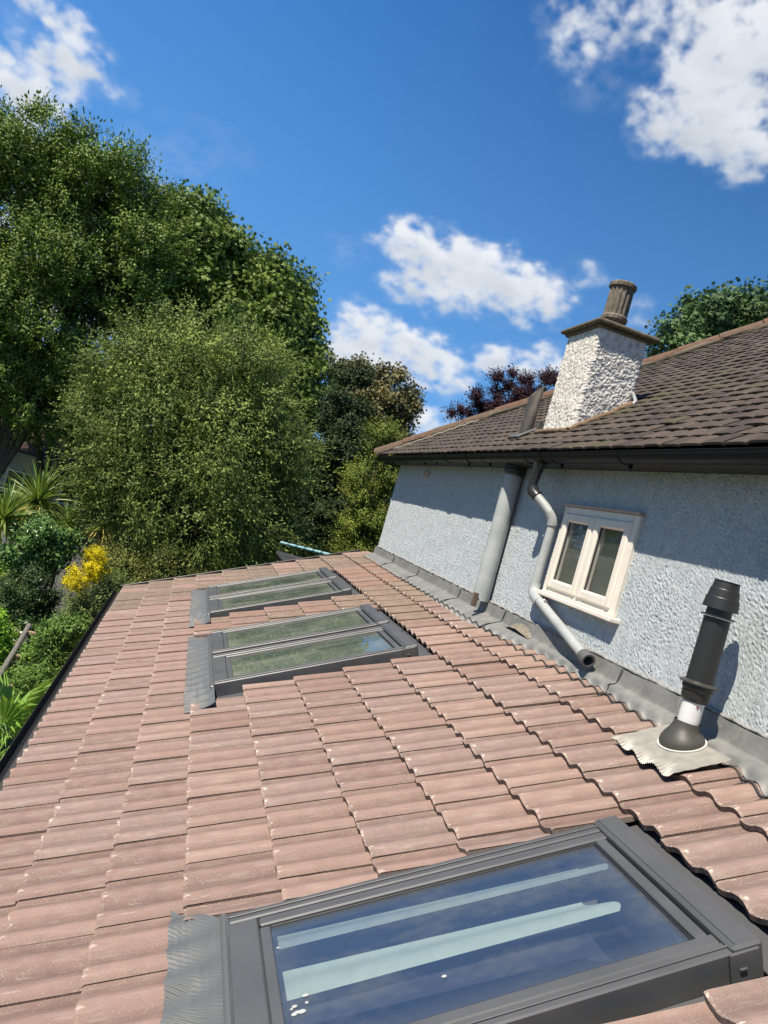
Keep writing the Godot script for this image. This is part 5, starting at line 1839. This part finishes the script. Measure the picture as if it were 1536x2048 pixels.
func trees() -> void:
	var g := GROUND
	plant("tall_tree", "tall open-crowned tree at the left edge, highest in view", "tree", "trees behind the garden", Vector3(-5.15, g, -23.3),
		[[-6.15,6.75,-23.15,1.45,1.05],[-4.62,6.60,-22.77,1.5,1.05],[-3.75,6.45,-22.6,0.9,0.85],[-7.6,6.4,-23.4,1.3,1.2],[-6.47,6.48,-23.25,1.78,1.50],[-3.50,6.27,-22.49,0.90,1.05],[-6.19,4.43,-23.17,2.05,1.91],[-4.08,4.76,-22.65,1.95,1.60],[-5.10,2.48,-22.90,1.78,1.64],[-3.50,2.66,-22.51,1.37,1.23],[-5.37,0.41,-22.97,1.23,1.3],[-4.3,0.3,-22.8,1.1,1.0],[-8.47,4.19,-23.74,2.18,2.73],[-7.57,0.91,-23.51,2.05,2.0],[-3.6,0.9,-22.6,1.0,0.9],[-2.9,5.3,-22.4,1.0,1.1],[-3.3,4.0,-22.5,1.3,1.2],[-5.0,5.9,-22.9,1.6,1.3],[-6.3,2.6,-23.1,1.3,1.3],[-5.2,3.6,-23.0,1.3,1.1],[-4.4,1.4,-22.8,1.1,0.9]],
		{"kind": "ash", "n": 17500, "col": Vector3(0.112, 0.180, 0.042), "clumps": 320, "clump": 0.52, "trunk": 0.10, "size": 1.2, "fork": 0.3, "lean": 0.08, "shine": 0.4, "shell": 0.5, "vary": 0.3})
	plant("maple_tree", "dense broad-leaved maple between the tall tree and the blue sky", "tree", "trees behind the garden", Vector3(0.4, g, -25.0),
		[[-1.80,6.55,-25.14,1.25,1.0],[-2.31,5.48,-25.30,1.72,1.72],[0.30,5.45,-24.62,1.1,0.85],[-0.23,4.78,-24.79,2.03,1.72],[1.45,4.99,-24.33,0.85,1.35],[1.75,3.15,-24.25,1.0,1.3],[2.10,4.14,-24.15,0.42,0.8],[-3.04,4.13,-25.48,1.40,1.25],[2.55,2.50,-23.99,0.45,0.8],[1.0,2.0,-24.5,1.3,1.5],[-1.5,2.5,-25,1.6,1.6],[2.3,0.6,-24.2,0.9,1.3],[0.5,-0.8,-24.5,1.6,1.6],[-0.75,5.95,-24.9,1.1,0.9],[-2.9,6.1,-25.3,1.1,1.0],[0.75,4.9,-24.6,1.1,1.1],[-1.2,5.6,-25.0,1.6,1.3]],
		{"kind": "maple", "n": 15500, "col": Vector3(0.108, 0.172, 0.040), "clumps": 230, "clump": 0.6, "trunk": 0.28, "size": 1.15, "shine": 0.45, "shell": 0.55, "vary": 0.32})
	plant("weeping_tree", "round drooping small-leaved tree in the middle of the garden", "tree", "trees behind the garden", Vector3(-0.1, g, -15.6),
		[[-0.52,1.42,-15.60,1.60,1.08],[-0.06,0.12,-15.47,1.9,1.45],[-1.18,0.30,-15.81,1.08,1.4],[0.60,0.95,-15.29,1.25,1.4],[0.13,-0.88,-15.42,1.9,0.95],[-1.85,1.01,-15.97,0.6,0.8],[1.30,0.25,-15.06,0.6,1.1],[-0.65,-1.55,-15.61,1.1,0.5],[1.1,-1.06,-15.14,0.95,0.5]],
		{"kind": "small", "n": 11500, "col": Vector3(0.150, 0.210, 0.062), "clumps": 230, "clump": 0.46, "trunk": 0.16, "droop": 0.6, "size": 1.25, "shine": 0.5, "shell": 0.8, "vary": 0.45, "stray": 0.05, "warm": Vector3(1.3, 1.1, 0.8)})
	plant("dark_tree", "dark narrow evergreen in shade right of the round tree", "tree", "trees behind the garden", Vector3(3.2, g, -19.2),
		[[3.05,1.79,-18.81,0.55,1.0],[3.40,0.48,-18.72,0.68,1.24],[3.2,-0.60,-18.77,0.74,0.86],[2.8,-1.4,-18.85,0.8,0.7],[2.3,-1.6,-18.2,0.8,0.7],[1.5,-2.0,-18.2,0.9,0.8],[3.6,-1.8,-18.6,0.8,1.0],[2.6,0.7,-19.2,0.7,1.1],[2.5,-0.5,-19.2,0.8,0.9],[3.0,2.5,-19.2,0.45,0.7]],
		{"kind": "shrub", "n": 9000, "col": Vector3(0.030, 0.052, 0.022), "clumps": 150, "clump": 0.35, "trunk": 0.14, "size": 1.2})
	plant("dark_conifer", "very dark tree hanging over the white bungalow at the left edge", "tree", "trees behind the garden", Vector3(-4.2, g, -25.2),
		[[-5.330,0.33,-25.2,0.80,0.6],[-4.373,0.75,-25.2,1.0,0.9],[-3.312,0.45,-25.0,0.85,0.7],[-5.880,1.0,-25.4,0.9,0.9],[-2.505,-0.3,-25.0,0.5,0.5]],
		{"kind": "needle", "n": 4200, "col": Vector3(0.022, 0.034, 0.018), "clumps": 110, "clump": 0.4, "trunk": 0.2, "size": 1.9, "droop": 0.5})
	plant("bronze_maple", "brownish-green maple far behind, left of the house roof", "tree", "trees far behind", Vector3(6.3, g, -33.8),
		[[5.92,5.14,-33.57,1.0,0.8],[7.23,4.87,-33.22,1.0,0.85],[6.84,3.83,-33.31,1.25,0.95],[5.53,4.11,-33.66,0.95,1.2],[8.05,4.41,-33.02,0.55,0.35],[5.03,5.12,-33.79,0.6,0.62],[6.5,2.6,-33.4,1.6,1.0],[8.0,3.3,-33.2,0.7,0.6]],
		{"kind": "maple", "n": 5400, "col": Vector3(0.125, 0.130, 0.058), "clumps": 130, "clump": 0.42, "trunk": 0.2, "size": 1.1, "warm": Vector3(1.3, 0.95, 0.8)})
	plant("copper_beech", "dark purple copper beech showing over the hip of the house roof", "tree", "trees far behind", Vector3(13.2, g, -36.2),
		[[13.57,7.64,-35.79,1.15,0.62],[14.77,8.25,-35.50,0.8,0.55],[12.37,6.57,-36.09,0.85,0.36],[11.36,5.75,-36.34,0.5,0.22],[13.17,6.37,-35.89,1.3,0.54],[14.6,6.8,-35.6,1.2,0.9],[13.6,4.8,-36,1.8,1.2]],
		{"kind": "ash", "n": 4600, "col": Vector3(0.030, 0.013, 0.019), "warm": Vector3(1.5, 0.9, 0.9), "clumps": 100, "clump": 0.4, "trunk": 0.2, "size": 1.2})
	plant("green_bush", "yellow-green bush between the dark evergreen and the house corner", "shrub", "", Vector3(3.7, g, -15.6),
		[[3.40,1.23,-15.34,0.38,0.42],[3.42,0.54,-15.34,0.45,0.66],[3.78,0.22,-15.36,0.45,0.60],[3.50,-0.37,-15.3,0.50,0.45],[3.92,-0.47,-15.3,0.45,0.40],[4.2,0.7,-15.8,0.6,0.7],[3.7,-1.3,-15.4,0.7,0.7],[4.3,-0.9,-15.6,0.6,0.8]],
		{"kind": "small", "n": 4200, "col": Vector3(0.15, 0.20, 0.045), "clumps": 130, "clump": 0.28, "trunk": 0.1, "size": 1.0})
	plant("sycamore", "green sycamore behind the house roof at the right edge", "tree", "trees far behind", Vector3(13.6, g, -17.6),
		[[11.54,7.0,-17.75,0.75,0.72],[12.41,7.31,-17.54,0.78,0.62],[10.75,6.35,-17.96,0.62,0.50],[11.97,6.03,-17.64,1.30,0.65],[12.78,7.55,-17.45,0.72,0.55],[10.6,5.96,-18.00,0.49,0.46],[13.78,7.10,-17.20,1.04,1.04],[12.8,4.8,-17.6,1.6,1.0]],
		{"kind": "maple", "n": 5200, "col": Vector3(0.075, 0.135, 0.06), "clumps": 140, "clump": 0.36, "trunk": 0.18, "size": 0.95})
	# background hedge that closes the gardens
	plant("hedge", "dark hedge along the back of the gardens", "hedge", "", Vector3(0.0, g, -30.0),
		[[-14.0,-2.2,-33.0,2.2,2.4],[-10.0,-2.0,-34.0,2.4,2.6],[0.0,-2.4,-29.5,2.2,2.2],[3.5,-1.9,-30.0,2.4,2.6],[7.0,-2.0,-31.5,2.6,2.6],[11.0,-1.8,-32.5,2.6,2.8],[15.0,-1.9,-33.5,2.6,2.8],[19.0,-2.0,-34.0,2.6,2.6]],
		{"kind": "shrub", "n": 9000, "col": Vector3(0.035, 0.058, 0.02), "clumps": 260, "clump": 0.75, "trunk": 0.08, "size": 1.9, "fork": 0.2, "twigs": 0.2})
